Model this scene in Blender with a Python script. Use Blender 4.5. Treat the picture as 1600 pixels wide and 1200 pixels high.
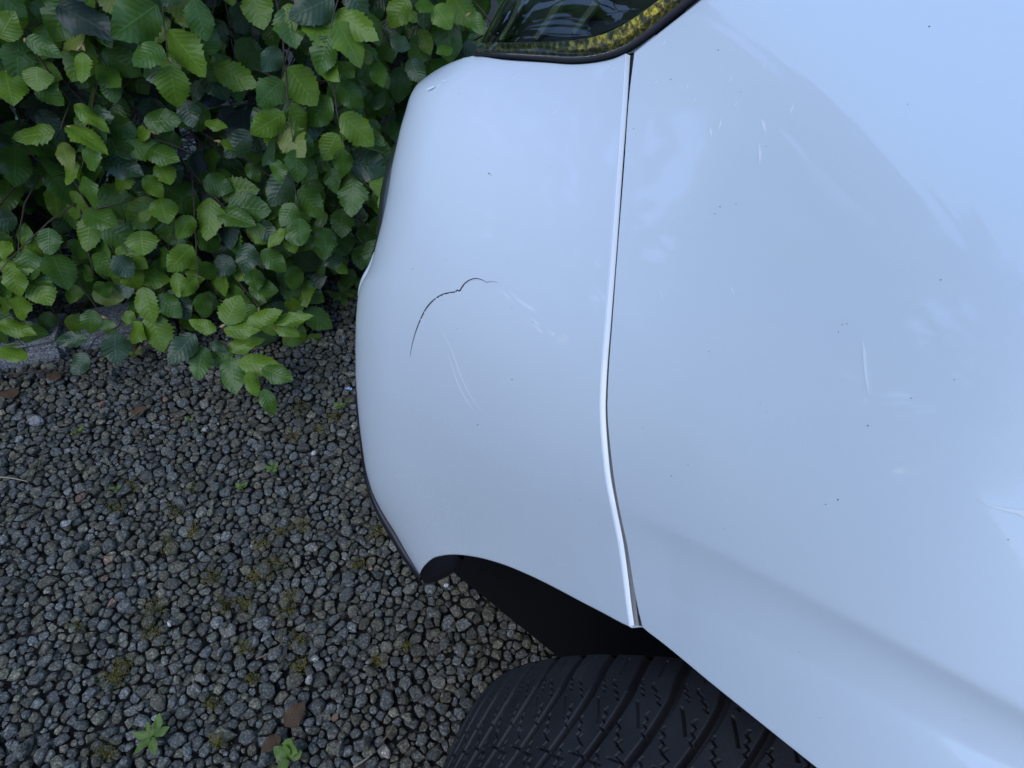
import bpy, bmesh, math, random
import numpy as np
from mathutils import Vector, Matrix

for o in list(bpy.data.objects):
    bpy.data.objects.remove(o)
SC = bpy.context.scene
COL = SC.collection
RNG = np.random.default_rng(11)
random.seed(11)
R_ = math.radians

# ------------------------------------------------------------------ camera, sky, sun, exposure
CAM_H = 0.90
F_PX = 1067.0
cam_d = bpy.data.cameras.new('camera')
cam_d.sensor_width = 36.0
cam_d.lens = 36.0 * F_PX / 1600.0
cam_d.clip_start = 0.01
cam_d.clip_end = 400
cam = bpy.data.objects.new('camera', cam_d)
COL.objects.link(cam)
cam.location = (0, 0, CAM_H)
cam.rotation_euler = (R_(45), 0, 0)
SC.camera = cam

SUN_EL, SUN_AZ = 50.0, 218.0        # azimuth clockwise from +Y
world = bpy.data.worlds.new('World')
SC.world = world
world.use_nodes = True
wn = world.node_tree
wn.nodes.clear()
w_out = wn.nodes.new('ShaderNodeOutputWorld')
w_bg = wn.nodes.new('ShaderNodeBackground')
w_sky = wn.nodes.new('ShaderNodeTexSky')
w_sky.sky_type = 'NISHITA'
w_sky.sun_disc = False
w_sky.sun_elevation = R_(SUN_EL)
w_sky.sun_rotation = R_(SUN_AZ)
w_sky.air_density = 1.0
w_sky.dust_density = 0.3
w_sky.ozone_density = 3.0
w_bg.inputs['Strength'].default_value = 0.15
wn.links.new(w_sky.outputs[0], w_bg.inputs[0])
wn.links.new(w_bg.outputs[0], w_out.inputs[0])

sun_d = bpy.data.lights.new('sun', 'SUN')
sun_d.energy = 0.5
sun_d.angle = R_(50)
sun_d.color = (1.0, 0.97, 0.93)
sun = bpy.data.objects.new('sun', sun_d)
COL.objects.link(sun)
sun.rotation_euler = (R_(90 - SUN_EL), 0, R_(180 - SUN_AZ))

SC.view_settings.view_transform = 'Standard'
SC.view_settings.look = 'None'
SC.view_settings.gamma = 1.0
SC.view_settings.use_curve_mapping = False
SC.view_settings.exposure = 0.93

# ------------------------------------------------------------------ measuring helpers
CP = np.array([0, 0, CAM_H])
S2 = math.sqrt(0.5)
def ray(px, py):
    x = (np.asarray(px, float) - 800) / F_PX
    y = (600 - np.asarray(py, float)) / F_PX
    return np.stack([x, S2 + y * S2, -S2 + y * S2], -1)
def at(px, py, t):
    return CP + ray(px, py) * np.asarray(t)[..., None]
def proj(P):
    d = np.asarray(P) - CP
    z = d[..., 1] * S2 - d[..., 2] * S2
    return np.stack([800 + F_PX * d[..., 0] / z, 600 - F_PX * (d[..., 1] * S2 + d[..., 2] * S2) / z, z], -1)
def ground(px, py, z=0.0):
    r = ray(px, py)
    return CP + r * ((z - CAM_H) / r[..., 2])[..., None] if r.ndim > 1 else CP + r * ((z - CAM_H) / r[2])
FWD = np.array([-math.sin(R_(35)), math.cos(R_(35)), 0])      # car: forwards
OUT = np.array([-math.cos(R_(35)), -math.sin(R_(35)), 0])     # car: outboard (its left side)
def nrm(v):
    v = np.asarray(v, float)
    return v / np.maximum(np.linalg.norm(v, axis=-1, keepdims=True), 1e-9)

# ------------------------------------------------------------------ object helpers
def put(name, me, parent=None, mat=None, loc=None):
    o = bpy.data.objects.new(name, me)
    COL.objects.link(o)
    if parent is not None:
        o.parent = parent
    if loc is not None:
        o.location = loc
    if mat is not None and me is not None:
        for m in (mat if isinstance(mat, (list, tuple)) else [mat]):
            me.materials.append(m)
    return o
def tag(o, label=None, cat=None, group=None, kind=None):
    if label: o['label'] = label
    if cat: o['category'] = cat
    if group: o['group'] = group
    if kind: o['kind'] = kind
    return o
def empty(name, loc, label, cat, group=None):
    o = bpy.data.objects.new(name, None)
    o.empty_display_size = 0.05
    COL.objects.link(o)
    o.location = loc
    return tag(o, label, cat, group)
def mesh_np(name, V, Fc, smooth=True, uv=None, matidx=None, tint=None):
    """V (n,3), Fc (m,k) uniform polygons"""
    V = np.ascontiguousarray(V, np.float32); Fc = np.ascontiguousarray(Fc, np.int32)
    m, k = Fc.shape
    me = bpy.data.meshes.new(name)
    me.vertices.add(len(V)); me.vertices.foreach_set('co', V.ravel())
    me.loops.add(m * k); me.loops.foreach_set('vertex_index', Fc.ravel())
    me.polygons.add(m)
    me.polygons.foreach_set('loop_start', np.arange(0, m * k, k, dtype=np.int32))
    me.polygons.foreach_set('loop_total', np.full(m, k, np.int32))
    me.polygons.foreach_set('use_smooth', np.full(m, smooth, bool))
    if matidx is not None:
        me.polygons.foreach_set('material_index', np.ascontiguousarray(matidx, np.int32))
    if uv is not None:
        l = me.uv_layers.new(name='UVMap')
        l.data.foreach_set('uv', np.ascontiguousarray(uv[Fc.ravel()], np.float32).ravel())
    if tint is not None:
        a = me.attributes.new('tint', 'FLOAT_COLOR', 'POINT')
        c = np.ones((len(V), 4), np.float32); c[:, :3] = tint
        a.data.foreach_set('color', c.ravel())
    me.update(calc_edges=True)
    me.validate()
    return me
def grid_faces(nr, nc):
    i = np.arange(nr - 1)[:, None] * nc + np.arange(nc - 1)[None, :]
    i = i.ravel()
    return np.stack([i, i + nc, i + nc + 1, i + 1], 1)
def grid_mesh(name, P, smooth=True, tint=None):
    nr, nc = P.shape[:2]
    return mesh_np(name, P.reshape(-1, 3), grid_faces(nr, nc), smooth, tint=None if tint is None else tint.reshape(-1, 3))
def tube(name, pts, rad, n=6):
    pts = np.asarray(pts, float); k = len(pts)
    rad = np.broadcast_to(np.asarray(rad, float), (k,))
    T = nrm(np.gradient(pts, axis=0))
    ref = np.array([0.13, 0.21, 0.97])
    A = nrm(np.cross(T, ref)); B = np.cross(T, A)
    a = np.linspace(0, 2 * np.pi, n, endpoint=False)
    V = pts[:, None] + rad[:, None, None] * (np.cos(a)[None, :, None] * A[:, None] + np.sin(a)[None, :, None] * B[:, None])
    F = []
    for i in range(k - 1):
        for j in range(n):
            F.append([i * n + j, i * n + (j + 1) % n, (i + 1) * n + (j + 1) % n, (i + 1) * n + j])
    return V.reshape(-1, 3), np.array(F)
def curve_pts(pts, n):
    """smooth resample of a polyline (monotone-ish cubic by chord length)"""
    p = np.asarray(pts, float)
    d = np.r_[0, np.cumsum(np.linalg.norm(np.diff(p, axis=0), axis=1))]
    s = np.linspace(0, d[-1], n)
    m = np.zeros_like(p)
    h = np.diff(d)
    sl = np.diff(p, axis=0) / h[:, None]
    m[0], m[-1] = sl[0], sl[-1]
    w = (h[:-1] / (h[:-1] + h[1:]))[:, None]
    m[1:-1] = sl[:-1] * (1 - w) + sl[1:] * w
    i = np.clip(np.searchsorted(d, s, 'right') - 1, 0, len(h) - 1)
    u = ((s - d[i]) / h[i])[:, None]; hh = h[i][:, None]
    return ((2*u**3 - 3*u**2 + 1) * p[i] + (u**3 - 2*u**2 + u) * hh * m[i] + (-2*u**3 + 3*u**2) * p[i+1] + (u**3 - u**2) * hh * m[i+1])

# ------------------------------------------------------------------ materials
def new_mat(name):
    m = bpy.data.materials.new(name); m.use_nodes = True
    nt = m.node_tree
    b = nt.nodes['Principled BSDF']
    return m, nt, b
class G:
    """tiny node-graph helper"""
    def __init__(s, nt): s.nt = nt
    def n(s, t, **kw):
        x = s.nt.nodes.new(t)
        for k, v in kw.items():
            if k.startswith('i_'):
                key = k[2:]
                x.inputs[int(key) if key.isdigit() else key.replace('_', ' ')].default_value = v
            else: setattr(x, k, v)
        return x
    def l(s, a, b): s.nt.links.new(a, b)
    def math(s, op, a, b=None, clamp=False):
        x = s.nt.nodes.new('ShaderNodeMath'); x.operation = op; x.use_clamp = clamp
        for i, v in enumerate((a, b)):
            if v is None: continue
            if isinstance(v, (int, float)): x.inputs[i].default_value = v
            else: s.l(v, x.inputs[i])
        return x.outputs[0]
    def mix(s, fac, a, b, typ='MIX'):
        x = s.nt.nodes.new('ShaderNodeMix'); x.data_type = 'RGBA'; x.blend_type = typ
        for v, i in ((fac, 0), (a, 6), (b, 7)):
            if isinstance(v, (int, float)): x.inputs[i].default_value = v
            elif isinstance(v, (tuple, list)): x.inputs[i].default_value = (*v[:3], 1)
            else: s.l(v, x.inputs[i])
        return x.outputs[2]
    def ramp(s, fac, stops):
        x = s.nt.nodes.new('ShaderNodeValToRGB')
        e = x.color_ramp.elements
        while len(e) < len(stops): e.new(0.5)
        for q, (p, c) in zip(e, stops):
            q.position = p; q.color = (*c, 1) if len(c) == 3 else c
        s.l(fac, x.inputs[0]); return x.outputs[0]
    def noise(s, scale, detail=3, vec=None, rough=0.55):
        x = s.n('ShaderNodeTexNoise'); x.inputs['Scale'].default_value = scale
        x.inputs['Detail'].default_value = detail; x.inputs['Roughness'].default_value = rough
        if vec is not None: s.l(vec, x.inputs['Vector'])
        return x.outputs['Fac']
    def obj(s): return s.n('ShaderNodeTexCoord').outputs['Object']
    def bump(s, height, strength, dist=0.001):
        x = s.n('ShaderNodeBump'); x.inputs['Strength'].default_value = strength; x.inputs['Distance'].default_value = dist
        s.l(height, x.inputs['Height']); return x.outputs[0]
def simple(name, col, rough=0.6, spec=0.5, **kw):
    m, nt, b = new_mat(name)
    b.inputs['Base Color'].default_value = (*col, 1); b.inputs['Roughness'].default_value = rough
    b.inputs['Specular IOR Level'].default_value = spec
    for k, v in kw.items(): b.inputs[k].default_value = v
    return m

def paint_material():
    m, nt, b = new_mat('white_car_paint'); g = G(nt)
    oc = g.obj()
    mp = g.n('ShaderNodeMapping'); mp.inputs['Scale'].default_value = (60, 60, 14); g.l(oc, mp.inputs[0])
    streak = g.noise(1.0, 4, mp.outputs[0], 0.6)
    fine = g.noise(420, 2, oc)
    big = g.noise(7, 3, oc)
    at_ = g.n('ShaderNodeAttribute'); at_.attribute_name = 'tint'
    sep = g.n('ShaderNodeSeparateColor'); g.l(at_.outputs['Color'], sep.inputs[0])
    dust = g.math('MULTIPLY', sep.outputs[0], g.math('MULTIPLY', g.math('ADD', fine, -0.3), 2.2, True), True)
    film = g.math('MULTIPLY', g.math('SUBTRACT', streak, 0.55), 0.25, True)
    c = g.mix(dust, (0.72, 0.785, 0.845), (0.64, 0.69, 0.70))
    c = g.mix(film, c, (0.62, 0.70, 0.73))
    wisp = g.n('ShaderNodeMapping'); wisp.inputs['Scale'].default_value = (90, 240, 45); wisp.inputs['Rotation'].default_value = (0.4, 0.7, 0.3); g.l(oc, wisp.inputs[0])
    ws = g.math('MULTIPLY', g.math('SUBTRACT', g.noise(1.0, 2, wisp.outputs[0]), 0.71), 6.0, True)
    ws = g.math('MULTIPLY', ws, g.math('MULTIPLY', sep.outputs[1], 0.5))
    c = g.mix(ws, c, (0.84, 0.88, 0.90))
    g.l(c, b.inputs['Base Color'])
    r = g.math('ADD', g.math('MULTIPLY', big, 0.1), 0.32); g.l(r, b.inputs['Roughness'])
    b.inputs['Coat Weight'].default_value = 1.0
    cr = g.math('ADD', g.math('MULTIPLY', sep.outputs[0], 0.22), 0.03); g.l(cr, b.inputs['Coat Roughness'])
    b.inputs['Coat IOR'].default_value = 1.5
    bm = g.bump(g.math('ADD', g.noise(9, 2, oc), g.math('MULTIPLY', g.noise(260, 1, oc), 0.006)), 0.10, 0.004)
    g.l(bm, b.inputs['Coat Normal'])
    return m
PAINT = paint_material()
BLACK = simple('black_plastic', (0.012, 0.012, 0.016), 0.45)
DARK = simple('dark_cavity', (0.008, 0.008, 0.009), 0.9, 0.1)
def seal_material():
    m, nt, b = new_mat('dirty_gap'); g = G(nt); n = g.noise(260, 4, g.obj(), 0.7)
    g.l(g.ramp(n, [(0.46, (0.006, 0.007, 0.008)), (0.62, (0.05, 0.055, 0.055)), (0.75, (0.25, 0.26, 0.26))]), b.inputs['Base Color'])
    b.inputs['Roughness'].default_value = 0.8
    return m
SEAL = seal_material()
def rubber_material():
    m, nt, b = new_mat('tyre_rubber'); g = G(nt)
    n = g.noise(30, 4, g.obj()); f = g.noise(700, 2, g.obj())
    g.l(g.ramp(n, [(0.35, (0.007, 0.007, 0.010)), (0.7, (0.015, 0.015, 0.019))]), b.inputs['Base Color'])
    d_ = g.math('MULTIPLY', g.math('SUBTRACT', g.noise(55, 5, g.obj(), 0.7), 0.52), 3.0, True)
    g.l(g.mix(g.math('MULTIPLY', d_, 0.5), g.ramp(n, [(0.35, (0.007, 0.007, 0.010)), (0.7, (0.015, 0.015, 0.019))]), (0.032, 0.031, 0.032)), b.inputs['Base Color'])
    b.inputs['Roughness'].default_value = 0.62
    g.l(g.bump(f, 0.25, 0.0006), b.inputs['Normal'])
    return m
RUBBER = rubber_material()

def leaf_material(name, col, col2, trans, rough, mottled=0.5):
    m, nt, b = new_mat(name); g = G(nt)
    uv = g.n('ShaderNodeUVMap').outputs[0]
    sp = g.n('ShaderNodeSeparateXYZ'); g.l(uv, sp.inputs[0])
    au = g.math('ABSOLUTE', g.math('SUBTRACT', g.math('MULTIPLY', sp.outputs[0], 2.0), 1.0))
    ph = g.math('FRACT', g.math('MULTIPLY', g.math('SUBTRACT', sp.outputs[1], g.math('MULTIPLY', au, 0.22)), 8.5))
    tri = g.math('ABSOLUTE', g.math('SUBTRACT', ph, 0.5))          # 0.5 at vein, 0 between
    vein = g.math('MULTIPLY', g.math('SUBTRACT', tri, 0.42), 12.0, True)
    mid = g.math('MULTIPLY', g.math('SUBTRACT', 0.07, au), 18.0, True)
    v = g.math('MAXIMUM', g.math('MULTIPLY', vein, 0.45), mid)
    oi = g.n('ShaderNodeObjectInfo')
    oc = g.n('ShaderNodeNewGeometry').outputs['Position']
    big = g.noise(14, 3, oc)
    n2 = g.noise(160, 3, oc)
    c = g.mix(big, col, col2)
    c = g.mix(g.math('MULTIPLY', n2, mottled), c, tuple(x * 0.55 for x in col))
    c = g.mix(g.math('MULTIPLY', v, 0.3), c, tuple(min(1, x * 1.9 + 0.02) for x in col))
    g.l(c, b.inputs['Base Color'])
    b.inputs['Roughness'].default_value = rough
    b.inputs['Specular IOR Level'].default_value = 0.5
    hgt = g.math('ADD', g.math('MULTIPLY', tri, -1.6), g.math('MULTIPLY', mid, -0.7))
    g.l(g.bump(g.math('ADD', hgt, g.math('MULTIPLY', n2, 0.9)), 0.26, 0.0014), b.inputs['Normal'])
    tr = g.n('ShaderNodeBsdfTranslucent'); g.l(g.mix(1.0, c, (1.0, 1.25, 0.55), 'MULTIPLY'), tr.inputs[0])
    mx = g.n('ShaderNodeMixShader'); mx.inputs[0].default_value = trans
    out = nt.nodes['Material Output']
    g.l(b.outputs[0], mx.inputs[1]); g.l(tr.outputs[0], mx.inputs[2]); g.l(mx.outputs[0], out.inputs[0])
    return m
LEAF_MATS = [
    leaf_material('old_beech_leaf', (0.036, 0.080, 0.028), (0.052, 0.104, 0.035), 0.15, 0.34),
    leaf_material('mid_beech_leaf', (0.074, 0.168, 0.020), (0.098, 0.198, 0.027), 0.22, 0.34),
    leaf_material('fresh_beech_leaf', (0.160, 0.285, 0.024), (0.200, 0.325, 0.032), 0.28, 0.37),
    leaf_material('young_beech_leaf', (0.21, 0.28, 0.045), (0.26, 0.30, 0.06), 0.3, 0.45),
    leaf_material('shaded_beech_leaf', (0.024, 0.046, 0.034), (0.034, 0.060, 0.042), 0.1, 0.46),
]
BARK = simple('beech_bark', (0.085, 0.058, 0.042), 0.8)
BUD = simple('bud_scale', (0.42, 0.30, 0.12), 0.7)
WEED = leaf_material('weed_leaf', (0.16, 0.26, 0.055), (0.21, 0.31, 0.07), 0.25, 0.5)
DEADLEAF = leaf_material('dead_leaf', (0.085, 0.045, 0.022), (0.13, 0.075, 0.035), 0.1, 0.7)
DRYTWIG = simple('dry_twig', (0.20, 0.15, 0.10), 0.85)
PALETWIG = simple('pale_straw', (0.36, 0.31, 0.22), 0.8)
def soil_material():
    m, nt, b = new_mat('dark_soil'); g = G(nt); n = g.noise(90, 5, g.obj())
    g.l(g.ramp(n, [(0.35, (0.010, 0.009, 0.008)), (0.7, (0.035, 0.03, 0.026))]), b.inputs['Base Color'])
    b.inputs['Roughness'].default_value = 0.95
    g.l(g.bump(n, 0.8, 0.006), b.inputs['Normal'])
    return m
SOIL = soil_material()
def stone_material(name='gravel_stone', lift=1.0):
    m, nt, b = new_mat(name); g = G(nt)
    oc = g.n('ShaderNodeNewGeometry').outputs['Position']
    a = g.n('ShaderNodeAttribute'); a.attribute_name = 'tint'
    sp = g.noise(330, 4, oc, 0.75); md = g.noise(120, 3, oc)
    k = g.ramp(sp, [(0.36, (0.42, 0.42, 0.42)), (0.52, (0.95, 0.95, 0.95)), (0.58, (1.5, 1.5, 1.47)), (0.66, (3.0, 3.0, 2.95))])
    c = g.mix(1.0, a.outputs['Color'], k, 'MULTIPLY')
    c = g.mix(g.math('MULTIPLY', g.math('SUBTRACT', md, 0.5), 2.2, True), c, (0.062, 0.066, 0.034))
    g.l(c, b.inputs['Base Color'])
    b.inputs['Roughness'].default_value = 0.72
    b.inputs['Specular IOR Level'].default_value = 0.4
    g.l(g.bump(sp, 0.8, 0.0012), b.inputs['Normal'])
    return m
STONE = stone_material()
def granite_material():
    m, nt, b = new_mat('granite'); g = G(nt); oc = g.obj()
    sp = g.noise(300, 3, oc, 0.8)
    c = g.ramp(sp, [(0.38, (0.05, 0.05, 0.055)), (0.5, (0.28, 0.28, 0.29)), (0.62, (0.50, 0.50, 0.51))])
    c = g.mix(g.math('MULTIPLY', g.math('SUBTRACT', g.noise(14, 4, oc), 0.45), 1.6, True), c, (0.07, 0.075, 0.05))
    g.l(c, b.inputs['Base Color']); b.inputs['Roughness'].default_value = 0.85
    g.l(g.bump(g.noise(120, 4, oc), 0.9, 0.004), b.inputs['Normal'])
    return m
GRANITE = granite_material()
def moss_material():
    m, nt, b = new_mat('moss'); g = G(nt)
    n = g.noise(60, 3, g.n('ShaderNodeNewGeometry').outputs['Position'])
    g.l(g.ramp(n, [(0.35, (0.08, 0.085, 0.016)), (0.65, (0.27, 0.22, 0.04))]), b.inputs['Base Color'])
    b.inputs['Roughness'].default_value = 0.9
    return m
MOSS = moss_material()

# ------------------------------------------------------------------ ground
gp = np.array([[-60, -60, -0.012], [60, -60, -0.012], [60, 60, -0.012], [-60, 60, -0.012]], float)
gnd = put('ground', mesh_np('ground', gp, np.array([[0, 1, 2, 3]]), False), None, SOIL)
tag(gnd, kind='structure')

# ------------------------------------------------------------------ gravel
def ico(sub):
    bm = bmesh.new(); bmesh.ops.create_icosphere(bm, subdivisions=sub, radius=1.0)
    V = np.array([v.co[:] for v in bm.verts]); F = np.array([[v.index for v in f.verts] for f in bm.faces]); bm.free()
    return V, F
def chip_variants(sub, n, rng):
    V0, F0 = ico(sub); out = []
    for k in range(n):
        V = V0.copy()
        for j in range(rng.integers(6, 10)):                   # flat broken faces
            d = nrm(rng.normal(size=3)); lim = rng.uniform(0.50, 0.82)
            s = V @ d; V = V - np.maximum(s - lim, 0)[:, None] * d
        V *= np.array([rng.uniform(0.95, 1.35), rng.uniform(0.75, 1.0), rng.uniform(0.5, 0.8)])
        out.append(V * 1.12)
    return np.array(out), F0
def dart(x0, x1, y0, y1, classes, rng, pack=0.80):
    cell = 0.03; grid = {}; res = []
    for rmin, rmax, tries in classes:
        X = rng.uniform(x0, x1, tries); Y = rng.uniform(y0, y1, tries); Rr = rng.uniform(rmin, rmax, tries)
        for x, y, r in zip(X, Y, Rr):
            i, j = int(x // cell), int(y // cell); ok = True
            for a in (i - 1, i, i + 1):
                for b in (j - 1, j, j + 1):
                    for (qx, qy, qr) in grid.get((a, b), ()):
                        if (qx - x) ** 2 + (qy - y) ** 2 < ((qr + r) * pack) ** 2: ok = False; break
                    if not ok: break
                if not ok: break
            if ok:
                grid.setdefault((i, j), []).append((x, y, r)); res.append((x, y, r))
    return np.array(res)
def stone_tint(n, nv, rng):
    g_ = np.exp(rng.normal(np.log(0.120), 0.26, n)); g_ = np.clip(g_, 0.06, 0.27)
    hue = rng.random(n)
    tint = np.stack([g_ * 1.06, g_ * 1.02, g_ * 0.86], 1)
    tint[hue < 0.42] *= np.array([0.95, 1.0, 1.10])
    tint[(hue > 0.42) & (hue < 0.72)] *= np.array([1.04, 1.0, 0.86])
    tint[(hue > 0.95) & (hue < 0.957)] *= np.array([1.4, 0.98, 0.82])
    pale = hue > 0.995
    tint[pale] = np.array([0.24, 0.24, 0.24])
    tint = np.repeat(tint[:, None], nv, 1)
    return tint.reshape(-1, 3)
def build_stones(pts, VV, F0, rng, zoff):
    n = len(pts); nv = VV.shape[1]
    base = VV[rng.integers(0, len(VV), n)]
    yaw = rng.uniform(0, 2 * np.pi, n); tx = rng.normal(0, 0.2, n); ty = rng.normal(0, 0.2, n)
    cy_, sy_ = np.cos(yaw), np.sin(yaw)
    Rz = np.zeros((n, 3, 3)); Rz[:, 0, 0] = cy_; Rz[:, 0, 1] = -sy_; Rz[:, 1, 0] = sy_; Rz[:, 1, 1] = cy_; Rz[:, 2, 2] = 1
    Rx = np.zeros((n, 3, 3)); Rx[:, 0, 0] = 1; Rx[:, 1, 1] = np.cos(tx); Rx[:, 1, 2] = -np.sin(tx); Rx[:, 2, 1] = np.sin(tx); Rx[:, 2, 2] = np.cos(tx)
    Ry = np.zeros((n, 3, 3)); Ry[:, 1, 1] = 1; Ry[:, 0, 0] = np.cos(ty); Ry[:, 0, 2] = np.sin(ty); Ry[:, 2, 0] = -np.sin(ty); Ry[:, 2, 2] = np.cos(ty)
    M = Rx @ Ry @ Rz
    V = np.einsum('nij,nvj->nvi', M, base) * pts[:, 2][:, None, None]
    V[:, :, 0] += pts[:, 0][:, None]; V[:, :, 1] += pts[:, 1][:, None]
    V[:, :, 2] += (zoff + rng.uniform(-0.002, 0.0035, n))[:, None]
    F = F0[None] + (np.arange(n) * nv)[:, None, None]
    tint = stone_tint(n, nv, rng)
    return V.reshape(-1, 3), F.reshape(-1, 3), tint
def fitted_stones(pts, rng, zoff, K=9):
    """flat chippings that nest against their neighbours: each is grown out to the half-way planes around it"""
    n = len(pts); xy = pts[:, :2]; r = pts[:, 2]
    order = np.argsort(xy[:, 0]); nb = np.zeros((n, 18), int)
    for a in range(0, n, 600):
        ids_ = order[a:a + 600]
        lo_, hi_ = xy[ids_, 0].min() - 0.07, xy[ids_, 0].max() + 0.07
        cand = order[np.searchsorted(xy[order, 0], lo_):np.searchsorted(xy[order, 0], hi_)]
        D = ((xy[ids_][:, None] - xy[cand][None]) ** 2).sum(-1)
        kk = min(19, len(cand)); pk = np.argpartition(D, kk - 1, axis=1)[:, :kk]
        for q, i_ in enumerate(ids_):
            c_ = cand[pk[q]]; c_ = c_[c_ != i_][:18]; nb[i_, :len(c_)] = c_; nb[i_, len(c_):] = c_[0]
    dv = xy[nb] - xy[:, None]; dist = np.linalg.norm(dv, axis=-1); dn = dv / dist[..., None]
    plane = dist * r[:, None] / (r[:, None] + r[nb])
    th = rng.uniform(0, 2 * np.pi, n)[:, None] + np.linspace(0, 2 * np.pi, K, endpoint=False)[None] + rng.normal(0, 0.09, (n, K))
    dr = np.stack([np.cos(th), np.sin(th)], -1)
    cs = np.einsum('nkd,njd->nkj', dr, dn)
    R = np.where(cs > 0.05, plane[:, None, :] / np.maximum(cs, 0.05), 9).min(-1)
    R = np.minimum(R, r[:, None] * 1.75) * rng.uniform(0.88, 1.0, (n, K)) - 0.0003
    ea = rng.uniform(0, np.pi, n); es = rng.uniform(0.72, 1.0, n)[:, None]
    R = R * (es + (1 - es) * np.cos(th - ea[:, None]) ** 2)
    hgt = np.minimum(r * rng.uniform(0.3, 0.6, n), 0.007)
    tilt = rng.normal(0, 0.13, (n, 2)); rings = []
    cx_ = rng.normal(0, 0.12, (n, 2)) * r[:, None]
    for f_, z_, jit in ((0.80, -1.2, 0.0), (1.0, -0.15, 0.04), (0.93, 0.42, 0.05), (0.66, 0.86, 0.10)):
        Rj = R * f_ * (1 + rng.normal(0, jit + 1e-6, R.shape)); xy_ = dr * Rj[..., None] + cx_[:, None] * max(z_, 0)
        zz_ = hgt[:, None] * (z_ + rng.normal(0, 0.10, R.shape) * (z_ > 0)) + np.einsum('nkd,nd->nk', xy_, tilt)
        rings.append(np.concatenate([xy_, zz_[..., None]], -1))
    top = np.concatenate([cx_, (hgt * rng.uniform(0.85, 1.1, n))[:, None]], -1)[:, None]
    V = np.concatenate(rings + [top], 1); V[:, :, :2] += xy[:, None]; V[:, :, 2] += (zoff + rng.uniform(-0.0022, 0.0025, n))[:, None]
    F = []
    for q in range(3):
        for j in range(K):
            a_, b_ = q * K + j, q * K + (j + 1) % K; F += [[a_, b_, b_ + K], [a_, b_ + K, a_ + K]]
    for j in range(K): F.append([3 * K + j, 3 * K + (j + 1) % K, 4 * K])
    F = np.array(F); nv = V.shape[1]
    Fa_ = F[None] + (np.arange(n) * nv)[:, None, None]
    return V.reshape(-1, 3), Fa_.reshape(-1, 3), stone_tint(n, nv, rng)
VV1, F1 = chip_variants(2, 28, RNG)
VV0, F0_ = chip_variants(1, 16, RNG)
core = dart(-1.25, 0.45, 0.08, 1.32, [(0.0085, 0.0118, 2000), (0.0060, 0.0085, 15000), (0.0042, 0.006, 26000), (0.0025, 0.0042, 24000)], RNG)
v1, f1, t1 = fitted_stones(core, RNG, 0.0)
loose = dart(-1.25, 0.45, 0.08, 1.32, [(0.0045, 0.0085, 700)], RNG, 1.0)
vl, fl, tl_ = build_stones(loose, VV1, F1, RNG, 0.006)
v1, f1, t1 = np.concatenate([v1, vl]), np.concatenate([f1, fl + len(v1)]), np.concatenate([t1, tl_])
low = dart(-1.25, 0.45, 0.08, 1.32, [(0.007, 0.0105, 14000)], RNG, 0.75)
v2, f2, t2 = build_stones(low, VV0, F0_, RNG, -0.010)
outer = dart(-2.6, 2.2, -1.4, 2.4, [(0.010, 0.014, 16000), (0.006, 0.010, 34000)], RNG, 0.74)
inside = (outer[:, 0] > -1.25) & (outer[:, 0] < 0.45) & (outer[:, 1] > 0.08) & (outer[:, 1] < 1.32)
v3, f3, t3 = build_stones(outer[~inside], VV0, F0_, RNG, 0.0)
V = np.concatenate([v1, v2, v3]); T = np.concatenate([t1, t2, t3])
Fa = np.concatenate([f1, f2 + len(v1), f3 + len(v1) + len(v2)])
gravel = put('gravel', mesh_np('gravel', V, Fa, False, tint=T), None, STONE)
tag(gravel, 'crushed grey stone chippings covering the ground beside the car', 'gravel', kind='stuff')

# ------------------------------------------------------------------ car body skin: one smooth surface through measured points
KP = np.array([  # image x, image y (1600 wide), distance along the optical axis
 (985,85,.519),(965,350,.407),(945,640,.357),(988,978,.345),(1280,1200,.217),
 (725,90,.530),(640,150,.532),(620,250,.545),(597,345,.568),(560,500,.612),(556,600,.64),(580,770,.668),(655,897,.665),
 (700,868,.63),(840,902,.487),(750,500,.468),(650,500,.535),(750,760,.495),(850,700,.405),(700,200,.522),(850,200,.486),
 (750,350,.495),(850,450,.423),(650,700,.59),(850,100,.525),
 (1250,300,.314),(1250,700,.238),(1600,600,.178),(1600,1110,.167),(1600,1200,.167),(1600,300,.226),(1600,0,.324),(1250,0,.42),
 (1250,500,.266),(1100,700,.282),(1090,0,.469),(1100,950,.277),(1100,300,.383),(1430,900,.190),
 (2000,0,.270),(2000,600,.147),(2000,1200,.139),(1600,1600,.163),(2400,0,.225),(2400,-300,.30),(1600,-250,.47),(1250,-250,.60),(860,-100,.66),(980,-150,.68),(860,0,.568),(760,0,.575)])
def tps_fit(K, lam):
    x = K[:, :2] / 400.0; y = 1.0 / K[:, 2]
    d = np.linalg.norm(x[:, None] - x[None], axis=-1); U = np.where(d > 0, d**2 * np.log(np.maximum(d, 1e-9)), 0)
    n = len(x); P = np.c_[np.ones(n), x]
    A = np.block([[U + lam * np.eye(n), P], [P.T, np.zeros((3, 3))]])
    s = np.linalg.solve(A, np.r_[y, 0, 0, 0]); return x, s[:n], s[n:]
TX, TW, TA = tps_fit(KP, 0.35)
CREASE = np.array([(820, 742), (900, 766), (975, 797), (1100, 852), (1240, 922), (1420, 1015), (1600, 1111), (2000, 1330), (2400, 1550)], float)
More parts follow.
